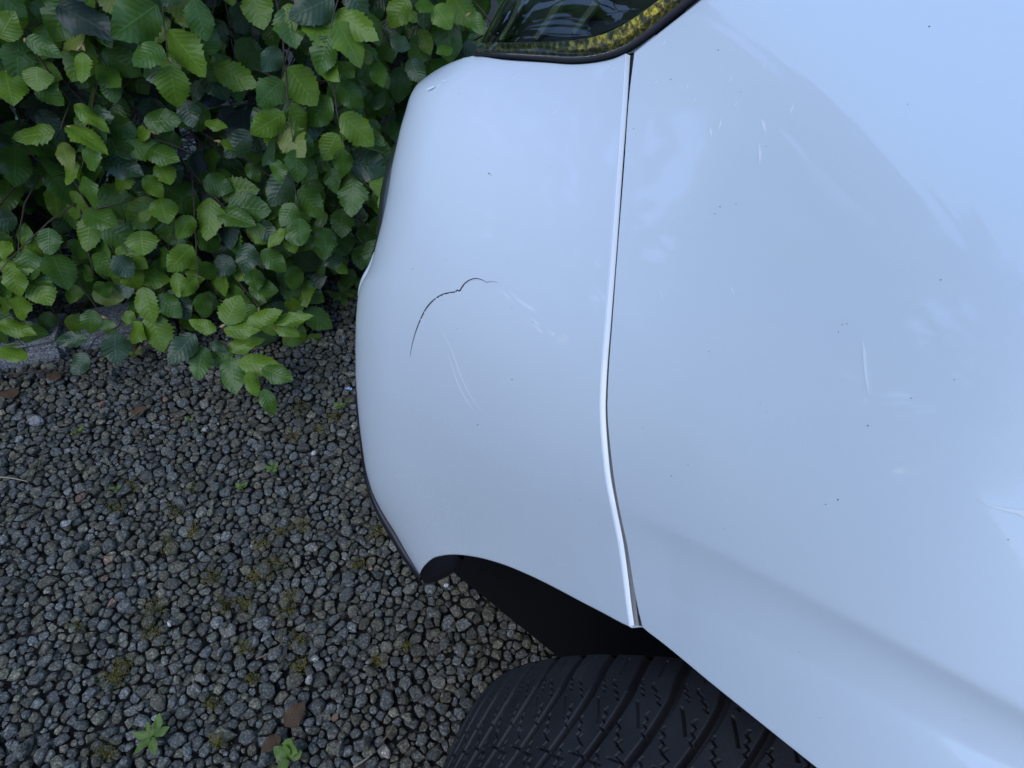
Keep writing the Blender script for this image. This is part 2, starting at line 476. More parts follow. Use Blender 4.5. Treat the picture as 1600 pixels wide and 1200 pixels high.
def depth(px, py, detail=True):
    px = np.asarray(px, float); py = np.asarray(py, float); sh = px.shape
    q = np.stack([px.ravel(), py.ravel()], 1)
    x = q / 400.0
    d = np.linalg.norm(x[:, None] - TX[None], axis=-1); U = np.where(d > 0, d**2 * np.log(np.maximum(d, 1e-9)), 0)
    t = 1.0 / (U @ TW + TA[0] + x @ TA[1:])
    if detail:
        yc = np.interp(q[:, 0], CREASE[:, 0], CREASE[:, 1])
        dd = (q[:, 1] - yc) * 0.89
        sp = np.log1p(np.exp(np.clip(dd / 3.0, -30, 30))) * 3.0
        amp = np.interp(q[:, 0], [820, 960, 1050, 1500, 2400], [0.0, 0.25, 0.65, 0.85, 0.85])
        t = t + amp * t / F_PX * sp * np.exp(-np.maximum(dd, 0) / 85.0)
        r2 = (q[:, 0] - 880)**2 + (q[:, 1] - 868)**2
        t = t + 0.0007 * np.exp(-r2 / 200.0) - 0.0007 * np.exp(-r2 / 700.0)
    return t.reshape(sh)
def on_skin(px, py, off=0.0003):
    t = depth(px, py)
    return at(px, py, t - off)

def coons(T, B, L, Rr, us, vs):
    def lk(poly, s):
        k = np.linspace(0, 1, len(poly)); return np.stack([np.interp(s, k, poly[:, i]) for i in range(2)], -1)
    Tu, Bu, Lv, Rv = lk(T, us), lk(B, us), lk(L, vs), lk(Rr, vs)
    u = us[None, :, None]; v = vs[:, None, None]
    return ((1 - v) * Tu[None] + v * Bu[None] + (1 - u) * Lv[:, None] + u * Rv[:, None]
            - ((1 - u) * (1 - v) * T[0] + u * (1 - v) * T[-1] + (1 - u) * v * B[0] + u * v * B[-1]))
def normals(P):
    N = np.cross(np.gradient(P, axis=1), np.gradient(P, axis=0)); N = nrm(N)
    s = np.sign(np.sum(N * (CP - P), -1, keepdims=True)); return N * np.where(s == 0, 1, s)
def add_edge(P, axis, end, profile, lo=0, hi=0, scale=None):
    """append columns/rows past an edge. profile: list of (out, down) metres relative to edge, along surface / into the car"""
    Q = P if axis == 1 else P.transpose(1, 0, 2)
    if end == 0: Q = Q[:, ::-1]
    N = normals(Q)[:, -2]
    E = nrm(Q[:, -1] - Q[:, -3])
    Tn = nrm(np.gradient(Q[:, -1], axis=0)); E = nrm(E - np.sum(E * Tn, -1, keepdims=True) * Tn)
    N = nrm(N - np.sum(N * E, -1, keepdims=True) * E)
    if lo: E[:lo] = E[lo + 2]; N[:lo] = N[lo + 2]
    if hi: E[-hi:] = E[-hi - 3]; N[-hi:] = N[-hi - 3]
    sc = 1.0 if scale is None else scale[:, None]
    ext = [Q[:, -1] + (a * E - b * N) * sc for a, b in profile]
    Q = np.concatenate([Q, np.stack(ext, 1)], 1)
    if end == 0: Q = Q[:, ::-1]
    return Q if axis == 1 else Q.transpose(1, 0, 2)

GL = [(977,84),(973,150),(965,260),(955,400),(947.5,500),(941,590),(939.5,640),(943,700),(948.5,750),(957,795),(968,850),(975,900),(981,950),(985,978)]
GR = [(992,81),(984,150),(976,260),(965,400),(957.5,500),(951,590),(949.5,640),(954,700),(961,755),(969,800),(980,850),(988,900),(996,945),(1004,979)]
SIL = [(725,90),(695,102),(670,117),(650,134),(640,152),(634,172),(627,195),(620,225),(612,262),(606,300),(597,345),(587,385),(580,412),(572,430),(566,440),(561,455),
       (557,487),(555.5,525),(555.5,570),(556,600),(557.5,620),(560,650),(566,700),(572,737),(582,770),(600,805),(617,832),(637,867),(655,897)]
B_TOP = [(725,90),(742,88.5),(787,94),(850,98),(900,101),(932,98),(962,91),(977,84)]
ARCH = [(655,897),(659,888),(666,879),(676,871),(690,867),(707,865.5),(736,868),(774,877),(830,899),(867,917),(905,937),(942,956),(972,972),(985,978)]

car = empty('car', tuple(np.array([0.25, -0.2, 0.0]) - OUT * 0.0), 'white car with cracked bumper corner, dark headlight and front wheel turned outwards', 'car')
def cput(name, me, mat, parent=car):
    o = put(name, me, parent, mat)
    o.matrix_parent_inverse = Matrix.Identity(4)
    w = Vector((0, 0, 0))
    p = parent
    while p is not None:
        w += p.location; p = p.parent
    o.location = -w
    return o

# bumper corner
us = np.linspace(0, 1, 150); us = us ** 1.35
vs = np.linspace(0, 1, 210)
Lc = curve_pts(SIL, 260); Rc = curve_pts(GL, 260); Tc = curve_pts(B_TOP, 160); Bc = curve_pts(ARCH, 160)
Q = coons(Tc, Bc, Lc, Rc, us, vs)
t = depth(Q[..., 0], Q[..., 1])
d = np.linalg.norm(Q - Q[:, :1], axis=-1)
k = np.clip(1 - d / 55.0, 0, 1)
ease = np.clip(vs / 0.06, 0, 1)[:, None]
t = t + 0.024 * (1 - np.sqrt(np.maximum(1 - k**2, 0))) * (0.35 + 0.65 * ease)
# the crack lets the plastic below it stand slightly proud
CRL = curve_pts([(640.5,556),(644,538),(650,517),(658,497),(668,479),(680,467),(692,460),(705,457),(714,454),(721,450),(727,442),(735,437),(743,435),(751,436.5),(760,441)], 60)
dx = Q[..., None, :] - CRL; dd2 = np.einsum('ijkl,ijkl->ijk', dx, dx); kk2 = dd2.argmin(-1); dmin = np.sqrt(dd2.min(-1))
tgc = np.gradient(CRL, axis=0)[kk2]; dvec = np.take_along_axis(dx, kk2[..., None, None].repeat(2, -1), 2)[:, :, 0]
side_ = tgc[..., 0] * dvec[..., 1] - tgc[..., 1] * dvec[..., 0]
fade = np.sin(np.pi * np.clip(kk2 / 59.0, 0.02, 0.98)) * np.exp(-dmin / 16.0)
t = t - 0.0006 * fade * (side_ > 0)
P = at(Q[..., 0], Q[..., 1], t)
# gap edge chamfer (set in a paler material), arch return, top return under the lamp
def chamfer(P):
    """rolled edge, about six image pixels wide (2 to 3 mm) all the way down"""
    N = normals(P)[:, -2]; E = nrm(P[:, -1] - P[:, -3]); px1 = t[:, -1] / F_PX
    e0 = proj(P[:, -1]); eE = proj(P[:, -1] + E * px1[:, None]); eN = proj(P[:, -1] - N * px1[:, None])
    sE = eE[:, 0] - e0[:, 0]; sN = eN[:, 0] - e0[:, 0]
    k = np.linspace(8.0, 6.0, len(px1)) / np.maximum(sE + 0.8 * sN, 0.3)
    return add_edge(P, 1, 1, [(0.06, 0.0), (0.18, 0.08), (0.85, 0.66), (0.98, 0.82), (0.90, 1.0), (0.2, 1.25), (0.0, 6.0)], scale=px1 * k)
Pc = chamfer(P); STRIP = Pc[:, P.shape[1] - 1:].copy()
P = add_edge(P, 1, 1, [(-0.0002, 0.0012), (-0.0006, 0.012)])
P = add_edge(P, 0, 1, [(0.0006, 0.0002), (0.0010, 0.0008), (0.0011, 0.002), (0.0008, 0.014)], 0, 6)
P = add_edge(P, 0, 0, [(0.0008, 0.0004), (0.0012, 0.0014), (0.0012, 0.015)], 0, 6)
# roll the corner round to the front of the car
Vw = nrm(P[:, 0] - CP); inb = nrm(-OUT + np.array([0, 0, -0.05]))
cols = []; cur = P[:, 0].copy()
for kk in range(1, 11):
    a = kk / 10.0; dr = nrm(Vw * (1 - a) + inb * a); cur = cur + dr * 0.011; cols.append(cur.copy())
for kk in range(1, 9):
    cur = cur + inb * 0.085 + FWD * 0.004 * (8 - kk) / 8; cols.append(cur.copy())
P = np.concatenate([np.stack(cols[::-1], 1), P], 1)
pj = proj(P)
dustm = np.clip((pj[..., 1] - 520) / 350, 0, 1) * np.clip((900 - pj[..., 0]) / 260, 0, 1)
dustm = np.maximum(dustm, np.clip((620 - pj[..., 0]) / 60, 0, 1) * 0.6)
wis = np.clip((260 - pj[..., 1]) / 200, 0, 1)
tint = np.stack([dustm, wis, 0 * wis], -1)
bumper = cput('bumper', grid_mesh('bumper', P, True, tint), PAINT)
bumper['label'] = 'white bumper corner with a curved crack and pale scratches'

EDGE = simple('pale_edge', (0.93, 0.93, 0.91), 0.3); EDGE.node_tree.nodes['Principled BSDF'].inputs['Coat Weight'].default_value = 0.6
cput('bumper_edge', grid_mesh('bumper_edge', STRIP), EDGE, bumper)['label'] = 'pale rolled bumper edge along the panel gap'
# black lower lip along the bumper's bottom edge
lip_in = curve_pts([(557,590),(560,640),(567,695),(573,733),(584,768),(602,803),(619,830),(639,865),(658,896)], 60)
lip_out = curve_pts([(555,590),(556.5,640),(562,690),(567.5,735),(576,772),(590,807),(609,840),(631,876),(656,908)], 60)
ti = depth(lip_in[:, 0], lip_in[:, 1]) + 0.026
cols = []
for a, bu in ((-0.6, 0.004), (0.0, 0.0), (0.35, -0.003), (0.75, -0.002), (1.0, 0.003)):
    q = lip_in * (1 - a) + lip_out * a; cols.append(at(q[:, 0], q[:, 1], ti + bu))
cur = cols[-1]; Vw = nrm(cur - CP)
for kk in range(1, 7):
    a = kk / 6; cur = cur + nrm(Vw * (1 - a) + inb * a) * 0.012; cols.append(cur)
cols.append(cur + inb * 0.6)
cput('bumper_lip', grid_mesh('bumper_lip', np.stack(cols, 1)), BLACK, bumper)

# dark lamp trim peeping past the outline, and the white ledge below it
tr_out = curve_pts([(619,222),(610,242),(604.5,257),(598.5,282),(594,305),(592,322),(590.5,340),(589,360),(585,385),(580,398)], 40)
t0 = depth(tr_out[:, 0], tr_out[:, 1]) + 0.045
cols = [at(tr_out[:, 0] + 26, tr_out[:, 1] + 4, t0 - 0.006), at(tr_out[:, 0] + 12, tr_out[:, 1] + 2, t0 - 0.004), at(tr_out[:, 0] + 4, tr_out[:, 1], t0 - 0.001), at(tr_out[:, 0], tr_out[:, 1], t0 + 0.003)]
cur = cols[-1]; Vw = nrm(cur - CP)
for kk in range(1, 6):
    a = kk / 5; cur = cur + nrm(Vw * (1 - a) + inb * a) * 0.010; cols.append(cur)
TRIM = simple('smoked_lamp_glass', (0.03, 0.036, 0.032), 0.15)
cput('fog_lamp', grid_mesh('fog_lamp', np.stack(cols, 1)), TRIM, bumper)
ld = curve_pts([(584,394),(575.5,415),(567,430),(562.5,441),(559.5,455),(559,462)], 24)
t0 = depth(ld[:, 0], ld[:, 1]) + 0.030
cols = [at(ld[:, 0] + 14, ld[:, 1] + 3, t0 - 0.002), at(ld[:, 0] + 5, ld[:, 1] + 1, t0 - 0.001), at(ld[:, 0], ld[:, 1], t0 + 0.002)]
cur = cols[-1]; Vw = nrm(cur - CP)
for kk in range(1, 6):
    a = kk / 5; cur = cur + nrm(Vw * (1 - a) + inb * a) * 0.010; cols.append(cur)
cput('bumper_ledge', grid_mesh('bumper_ledge', np.stack(cols, 1)), PAINT, bumper)

# front wing
W_TOP = [(992,81),(1014,64),(1052,34),(1094,1),(1150,-45),(1240,-120),(1400,-200),(1700,-270),(2050,-300),(2400,-310)]
W_LIP = [(1004,979),(1012,986),(1028,998),(1070,1032),(1100,1057),(1167,1111),(1242,1171),(1330,1241),(1450,1340),(1600,1470),(1800,1650)]
W_END = [(2400,-310),(2420,0),(2400,400),(2300,900),(2080,1350),(1800,1650)]
us2 = np.linspace(0, 1, 190) ** 1.25; vs2 = np.linspace(0, 1, 230)
Q = coons(curve_pts(W_TOP, 260), curve_pts(W_LIP, 260), curve_pts(GR, 260), curve_pts(W_END, 260), us2, vs2)
P = at(Q[..., 0], Q[..., 1], depth(Q[..., 0], Q[..., 1]))
P = add_edge(P, 1, 0, [(0.0002, 0.0), (0.0005, 0.0003), (0.0007, 0.0008), (0.0007, 0.002), (0.0007, 0.014)])
P = add_edge(P, 0, 1, [(0.0003, 0.0001), (0.0006, 0.0005), (0.0006, 0.0015), (0.0004, 0.016)], 5, 0)
P = add_edge(P, 0, 0, [(0.0006, 0.0003), (0.0009, 0.0012), (0.0009, 0.015)], 5, 0)
pj = proj(P)
wis = np.clip((1330 - pj[..., 0]) / 160, 0, 1) * np.clip((560 - pj[..., 1]) / 260, 0, 1)
tint = np.stack([0.1 + 0 * wis, wis, 0 * wis], -1)
fender = cput('fender', grid_mesh('fender', P, True, tint), PAINT)
fender['label'] = 'white front wing with crease above the wheel arch'
WING = P
# panels that carry on out of the picture
edge = WING[6:-6, -1]
cols = [edge + 0.003 * -FWD]
for kk in range(1, 15):
    s = kk / 14.0; cols.append(edge - FWD * 1.1 * s + np.array([0, 0, 0.06]) * s - OUT * 0.02 * s)
cput('door', grid_mesh('door', np.stack(cols, 1)), PAINT)
DOOR_TOP = np.stack(cols, 1)[0]
rows = []
for kk in range(0, 13):
    q_ = kk / 12.0; rise = np.linspace(0.0, 0.42, len(DOOR_TOP))[:, None] * np.array([0, 0, 1.0])
    rows.append(DOOR_TOP - OUT * (0.004 + 1.25 * q_) + rise * min(1, q_ / 0.15) + np.array([0, 0, 0.10 * math.sin(q_ * math.pi)]))
cput('windscreen', grid_mesh('windscreen', np.stack(rows, 0)), simple('tinted_glass', (0.012, 0.015, 0.016), 0.06))
edge = WING[3, 40:-1]
rows = []
for kk in range(0, 13):
    s = kk / 12.0; rows.append(edge + np.array([0, 0, -0.001]) - OUT * (0.004 + 1.25 * s) + np.array([0, 0, 0.10 * math.sin(s * math.pi)]))
cput('bonnet', grid_mesh('bonnet', np.stack(rows, 0)), PAINT)

# dirty shadowed gap between bumper and wing
ga = curve_pts(GL, 120); gb = curve_pts(GR, 120)
da = depth(ga[:, 0], ga[:, 1]); db = depth(gb[:, 0], gb[:, 1])
Pa = at(ga[:, 0] - 4, ga[:, 1], da + 0.0075); Pb = at(gb[:, 0] + 6, gb[:, 1], db + 0.0075)
cput('gap_seal', grid_mesh('gap_seal', np.stack([Pa, (Pa + Pb) / 2 + 0.001 * ray(880, 500), Pb], 1)), SEAL, bumper)

# wheel arch liner, underside, and black walls added to deepen the arch shade
E1 = at(Bc[:, 0], Bc[:, 1], depth(Bc[:, 0], Bc[:, 1]))
Wl = curve_pts(W_LIP, 140); E2 = at(Wl[:, 0], Wl[:, 1], depth(Wl[:, 0], Wl[:, 1]))
arc = np.concatenate([E1[8::4], E2[::4]])
N_ = nrm(np.array([0.25, -0.2, 0.25]) - arc)
back = 0
cols = [arc + N_ * -0.004 - OUT * 0.012, arc - OUT * 0.02 + 0 * N_]
Fc = arc @ FWD
for s in (0.04, 0.10, 0.2, 0.4, 0.55):
    lift = np.clip((Fc - 0.10) / 0.2, 0, 1)[:, None]
    cols.append(arc - OUT * (0.012 + s) + (FWD * 0.16 + np.array([0, 0, 0.16])) * min(1, s / 0.12) * lift + np.array([0, 0, 0.03]) * (1 - lift) * min(1, s / .1))
liner = cput('wheel_arch_liner', grid_mesh('wheel_arch_liner', np.stack(cols, 1)), DARK)
# small return of the liner at the foot of the bumper
lf = curve_pts([(655,899),(660,888),(668,879),(678,872),(692,868),(709,867)], 30)
lb = curve_pts([(662,911),(674,911),(688,906),(702,899),(716,888),(722,876)], 30)
tf = depth(lf[:, 0], lf[:, 1]) + 0.003
a0 = at(lf[:, 0], lf[:, 1], tf); a1 = at(lb[:, 0], lb[:, 1], tf + 0.045)
NV = simple('navy_black_plastic', (0.012, 0.012, 0.022), 0.5)
cput('liner_lip', grid_mesh('liner_lip', np.stack([a0, a0 * .7 + a1 * .3 + 0.004 * np.array([0, 0, 1.0]), a0 * .35 + a1 * .65 + 0.003 * np.array([0, 0, 1.0]), a1, a1 - OUT * 0.05 + FWD * 0.03], 1)), NV, liner)
def wxyz(F_, W_, z): return FWD * F_ + OUT * W_ + np.array([0, 0, z])
ub = np.array([wxyz(0.50, -0.52, 0.22), wxyz(0.50, -1.75, 0.22), wxyz(-1.3, -1.75, 0.22), wxyz(-1.3, -0.52, 0.22), wxyz(0.50, -0.52, 0.70), wxyz(-1.3, -0.52, 0.70), wxyz(0.49, -0.19, 0.07), wxyz(-0.5, -0.45, 0.07), wxyz(-0.5, -0.45, 0.7), wxyz(0.45, -0.20, 0.34), wxyz(0.50, -0.50, 0.04), wxyz(-0.5, -0.62, 0.04), wxyz(-0.5, -0.62, 0.3), wxyz(0.50, -0.50, 0.3), wxyz(0.20, -0.268, 0.60)])
UF = [[0, 1, 2], [0, 2, 3], [0, 3, 5], [0, 5, 4], [6, 14, 9], [6, 7, 14], [7, 8, 14], [10, 11, 12], [10, 12, 13], [6, 7, 11], [6, 11, 10]]
cput('underbody_shade_walls', mesh_np('underbody_shade_walls', ub, np.array(UF), False), DARK)  # inboard walls set outward as black sheets in place of arch shade

# ---- marks on the bodywork
def ribbon(pix, wid, off=0.0004):
    q = curve_pts(pix, max(24, 8 * len(pix))); n = len(q)
    w = np.interp(np.linspace(0, 1, n), np.linspace(0, 1, len(wid)), wid)
    tg = nrm(np.gradient(q, axis=0)); no = np.stack([-tg[:, 1], tg[:, 0]], 1)
    return np.stack([on_skin((q + no * w[:, None] * s)[:, 0], (q + no * w[:, None] * s)[:, 1], off) for s in (-.5, 0, .5)], 1)
CRK = simple('crack_dark', (0.03, 0.032, 0.04), 0.9)
SCR = simple('scratch_glint_white', (0.83, 0.87, 0.89), 0.5)  # white for scratches and the painted dent highlight
SCR2 = simple('faint_scratch', (0.86, 0.87, 0.88), 0.5)
LIPM = simple('lifted_paint', (0.62, 0.63, 0.65), 0.5)
c1 = [(640.5,556),(644,538),(650,517),(658,497),(668,479),(680,467),(692,460),(705,457),(712,456)]
c2 = [(712,456),(714.5,453.5),(718,454.5),(721,450),(727,442),(735,437),(743,435),(751,436.5),(757,439),(760,441)]
c3 = [(760,441.5),(766,440),(772,440),(778,441.5)]
g1 = ribbon(c1, [0.3, 1.1, 1.8, 2.2, 2.2, 2.0]); g2 = ribbon(c2, [2.2, 2.2, 1.7, 1.5, 1.2, 0.5]); g3 = ribbon(c3, [0.7, 0.5, 0.2])
def join(name, grids, mat, parent):
    Vs, Fs, n = [], [], 0
    for P in grids:
        Vs.append(P.reshape(-1, 3)); Fs.append(grid_faces(*P.shape[:2]) + n); n += P.shape[0] * P.shape[1]
    return cput(name, mesh_np(name, np.concatenate(Vs), np.concatenate(Fs)), mat, parent)
join('crack', [g1, g2, g3], CRK, bumper)['label'] = 'thin dark curved crack across the white bumper'
off1 = [(x + 1.4, y + 2.0) for x, y in c1[2:]]; off2 = [(x + 0.6, y + 2.0) for x, y in c2[3:]]
join('crack_edge', [ribbon(off1, [0.2, 1.4, 1.8, 1.2], 0.0003), ribbon(off2, [1.2, 1.2, 0.3], 0.0003)], LIPM, bumper)
s1 = [(684,505),(691,519),(699,533),(706,548),(712,565),(718,582),(725,599),(735,618),(748,637),(758,647)]
s2 = [(698,549),(703,563),(709,581),(716,601),(724,617),(735,634),(743,643)]
join('scratch_glint', [ribbon(s1, [0.2, 1.3, 1.6, 1.4, 0.2]), ribbon(s2, [0.2, 1.2, 1.8, 1.5, 0.2])], SCR, bumper)['label'] = 'pale curved double scratches below the crack'
join('hairline', [ribbon([(905,700),(900,725),(896,743)], [0.15, 0.5, 0.9]), ribbon([(896,743),(903,752),(912,763)], [0.9, 0.5, 0.1])], LIPM, bumper)
join('scratch_glint', [ribbon([(1348,533),(1350,545),(1352,570),(1354,590),(1358,620)], [1.5, 5, 5, 4, 0.3])], SCR, fender)['label'] = 'short upright dent highlight painted white on the wing'  # dent highlight, its shine painted in as a white ribbon
join('scratch_glint', [ribbon([(1520,779),(1545,789),(1575,797),(1620,803)], [0.3, 3, 6, 9]), ribbon([(1570,793),(1600,806),(1625,818)], [0.3, 3, 4])], SCR, fender)['label'] = 'long white scratches at the wing crease'
fs = []
for (x0, y0, x1, y1, w) in [(1203,62,1196,72,2),(1144,118,1138,128,2),(1152,158,1146,166,2),(1127,185,1122,203,3),(1109,198,1111,214,4),(1196,95,1190,110,1.5),(1240,160,1233,180,3),(1190,185,1196,208,6),(1186,222,1187,258,5),
        (1088,150,1082,162,1.5),(1040,62,1034,72,2),(1028,125,1022,131,2),(1075,130,1072,140,2),(1140,445,1147,462,2),(1130,780,1140,788,1.2),(1030,450,1035,470,1.5)]:
    fs.append(ribbon([(x0, y0), ((x0 + x1) / 2 + 1, (y0 + y1) / 2), (x1, y1)], [0.3, w * .8, 0.3]))
o = join('wax_smear', fs, SCR2, fender); o['kind'] = 'stuff'
fs = []
for (x0, y0, x1, y1, w) in [(665,140,680,134,4),(812,115,800,122,1.5),(720,180,708,188,2),(870,172,862,178,2),(950,104,952,106,4),(955,108,962,106,1.5),(755,160,742,166,1.5),(690,128,700,124,2),(722,290,730,293,1.2)]:
    fs.append(ribbon([(x0, y0), ((x0 + x1) / 2 + 1, (y0 + y1) / 2), (x1, y1)], [0.3, w * .8, 0.3]))
o = join('wax_smear', fs, SCR2, bumper); o['kind'] = 'stuff'
RUB = simple('rubbed_print', (0.722, 0.796, 0.858), 0.36); RUB.node_tree.nodes['Principled BSDF'].inputs['Coat Weight'].default_value = 1.0
an = np.linspace(0.3, 5.9, 14); ring = lambda r, a0, a1: [(880 + r * math.cos(a), 868 + r * 0.9 * math.sin(a)) for a in np.linspace(a0, a1, 14)]
o = join('rubbed_mark', [ribbon(ring(7, 0.5, 5.6), [0.5, 3, 3, 0.5]), ribbon(ring(17, 0.2, 4.4), [0.5, 4, 4, 0.5]), ribbon(ring(28, -0.5, 2.9), [0.3, 2.5, 2.5, 0.3]), ribbon([(868, 788), (900, 794), (930, 806), (942, 818), (938, 828), (915, 832)], [0.3, 2, 2.5, 2, 0.4])], RUB, bumper); o['label'] = 'faint round rubbed mark above the wheel arch'
SPK = simple('dirt_speck', (0.13, 0.13, 0.14), 0.9); RSPK = simple('rusty_speck', (0.12, 0.05, 0.03), 0.9)
def specks(lst, parent, mat, name='dirt_speck'):
    Vs, Fs, n = [], [], 0
    for (x, y, r) in lst:
        k = 7; a = np.linspace(0, 2 * np.pi, k, endpoint=False); rr = r * 0.62 * RNG.uniform(0.6, 1.2, k); el = RNG.uniform(0.6, 1.0); th = RNG.uniform(0, 3.14)
        qx, qy = np.cos(a) * rr, np.sin(a) * rr * el
        qx, qy = qx * np.cos(th) - qy * np.sin(th), qx * np.sin(th) + qy * np.cos(th)
        rim = on_skin(x + qx, y + qy, 0.0002); c = on_skin(np.array([x]), np.array([y]), 0.0007)
        Vs += [rim, c]; Fs += [[n + i, n + (i + 1) % k, n + k] for i in range(k)]; n += k + 1
    o = cput(name, mesh_np(name, np.concatenate(Vs), np.array(Fs)), mat, parent); o['kind'] = 'stuff'
    return o
specks([(747,249,1),(860,262,1.2),(645,420,1.6),(697,407,1),(800,593,1.8),(832,503,1.2),(746,664,1.9),(714,513,1.1),(605,622,1),(692,272,.8),(800,481,1),(793,410,.8),(717,146,.9),(890,530,.8),(905,782,1),(870,920,1.2),(770,833,1),(690,660,.8),(935,820,.9),(820,700,.7),(706,146,.8)], bumper, SPK)
specks([(764,271,2.4),(767,274,1.6)], bumper, RSPK, 'rust_speck')
specks([(1122,78,2.0),(1157,144,1.2),(1197,229,1.6),(1117,334,2),(1125,323,2.2),(1150,319,1.4),(1048,124,1.6),(1491,593,1.8),(1424,622,1.8),(1310,519,1.8),(1316,507,1.5),(1323,506,1.6),(1108,549,1.4),(1188,630,1.4),(1470,437,2),(1075,726,1.2),(1049,744,1.9),(1005,668,1.1),(1309,781,2.4),(1290,788,1.8),(1575,843,2.4),(990,201,1.2),(1418,163,1.5),(1254,696,1),(1198,643,1),(1356,665,2),(1108,535,.8),(1249,1019,1.2),(1280,1122,1.2),(1508,1125,1),(1131,827,1)], fender, SPK)
specks([(1452,41,2.6),(1075,843,1.1)], fender, RSPK, 'rust_speck')

# ------------------------------------------------------------------ headlight
HL = cput('headlight', None, None) if False else None
lens_bot = curve_pts([(741,85.5),(787,90.5),(850,95),(897,98),(932,95),(961,88),(985,78),(1012,60),(1050,30),(1091,-3),(1150,-52),(1210,-105)], 90)
lens_edge = lens_bot
sa = lens_edge.copy(); tg = nrm(np.gradient(sa, axis=0)); no = np.stack([tg[:, 1], -tg[:, 0]], 1)
wseal = np.interp(np.linspace(0, 1, 90), [0, .05, .4, .6, 1], [3, 6, 9, 12, 15])[:, None]
lens_bot = sa + no * wseal * 0.85
lens_left = curve_pts([tuple(lens_bot[0]),(752,62),(765,38),(781,8),(805,-35),(840,-90)], 60)
lens_right = curve_pts([tuple(lens_bot[-1]),(1130,-150)], 60)
lens_top = curve_pts([(840,-90),(900,-125),(1000,-145),(1130,-150)], 90)
us3 = np.linspace(0, 1, 110); vs3 = np.linspace(0, 1, 70)
# rows from bottom edge (v=0) to top (v=1)
Ql = coons(lens_bot, lens_top, lens_left, lens_right, us3, vs3)
db_ = np.linalg.norm(Ql - Ql[:1], axis=-1); dl_ = np.linalg.norm(Ql - Ql[:, :1], axis=-1)
def lens_depth(q, dbot, dleft):
    t = depth(q[..., 0], q[..., 1], False)
    kb = np.clip(1 - dbot / 40.0, 0, 1); kl = np.clip(1 - dleft / 60.0, 0, 1)
    return t - 0.006 + 0.003 * (1 - np.sqrt(np.maximum(1 - kb**2, 0))) + 0.016 * (1 - np.sqrt(np.maximum(1 - kl**2, 0)))
tl = lens_depth(Ql, db_, dl_)
PL = at(Ql[..., 0], Ql[..., 1], tl)
PLx = add_edge(PL, 0, 0, [(0.0005, 0.002), (0.0005, 0.012)])
Vw = nrm(PLx[:, 0] - CP); cur = PLx[:, 0]; cols = []
for kk in range(1, 8):
    a = kk / 7; cur = cur + nrm(Vw * (1 - a) + inb * a) * 0.014; cols.append(cur)
PLx = np.concatenate([np.stack(cols[::-1], 1), PLx], 1)
def glass_material():
    m, nt, b = new_mat('lamp_lens'); g = G(nt); nt.nodes.remove(b)
    tr = g.n('ShaderNodeBsdfTransparent'); tr.inputs[0].default_value = (0.80, 0.84, 0.80, 1)
    gl = g.n('ShaderNodeBsdfGlossy'); gl.inputs['Roughness'].default_value = 0.02
    gl.inputs[0].default_value = (1, 1, 1, 1)
    fr = g.n('ShaderNodeFresnel'); fr.inputs[0].default_value = 1.48
    mx = g.n('ShaderNodeMixShader')
    g.l(g.math('ADD', g.math('MULTIPLY', fr.outputs[0], 1.0), 0.02, True), mx.inputs[0])
    g.l(tr.outputs[0], mx.inputs[1]); g.l(gl.outputs[0], mx.inputs[2])
    g.l(mx.outputs[0], nt.nodes['Material Output'].inputs[0])
    return m
GLASS = glass_material()
headlight = cput('headlight', grid_mesh('headlight', at(Ql[..., 0], Ql[..., 1], tl + 0.05) + 0), simple('lamp_housing', (0.016, 0.019, 0.020), 0.5))
headlight['label'] = 'dark headlight housing above the bumper corner'
lens_me = grid_mesh('lens', PLx)
c_ = lens_me.polygons[len(lens_me.polygons) // 2]
if c_.normal.dot(Vector(CP) - c_.center) < 0: lens_me.flip_normals()
cput('lens', lens_me, GLASS, headlight)
# black seal round the lower edge
inner = sa + no * wseal; outer = sa - no * 2.5
tS = depth(sa[:, 0], sa[:, 1], False)
BEZ = simple('lamp_seal', (0.016, 0.016, 0.020), 0.5, 0.3)
cput('bezel', grid_mesh('bezel', np.stack([at(outer[:, 0], outer[:, 1], tS + 0.006), at(outer[:, 0], outer[:, 1], tS + 0.0025), at(sa[:, 0], sa[:, 1], tS - 0.0005), at(inner[:, 0], inner[:, 1], tS - 0.0045), at(inner[:, 0], inner[:, 1], tS + 0.003)], 1)), BEZ, headlight)
# strip along the rim with the lens's yellow-green foliage reflection painted on
def reflection_material():
    m, nt, b = new_mat('painted_reflection'); g = G(nt); oc = g.obj()
    mp = g.n('ShaderNodeMapping'); mp.inputs['Scale'].default_value = (300, 90, 300); mp.inputs['Rotation'].default_value = (0, 0, 0.9); g.l(oc, mp.inputs[0])
    n = g.noise(1.0, 4, mp.outputs[0], 0.65)
    a = g.n('ShaderNodeAttribute'); a.attribute_name = 'tint'
    sp = g.n('ShaderNodeSeparateColor'); g.l(a.outputs['Color'], sp.inputs[0])
    br = g.ramp(n, [(0.38, (0.02, 0.022, 0.004)), (0.50, (0.20, 0.15, 0.008)), (0.62, (0.75, 0.58, 0.03))])
    dk = g.ramp(n, [(0.42, (0.010, 0.014, 0.006)), (0.55, (0.05, 0.06, 0.012)), (0.68, (0.20, 0.18, 0.03))])
    g.l(g.mix(sp.outputs[0], dk, br), b.inputs['Base Color'])
    b.inputs['Roughness'].default_value = 0.35
    g.l(g.bump(n, 0.8, 0.003), b.inputs['Normal'])
    return m
bi = curve_pts([(750,67),(800,67),(850,66),(900,63),(925,58.5),(950,51),(987,31),(1025,4),(1070,-34),(1120,-78)], 90)
bo = inner.copy(); bo = bo + (bi - bo) * -0.08
tB = depth(bo[:, 0], bo[:, 1], False)
cols = []
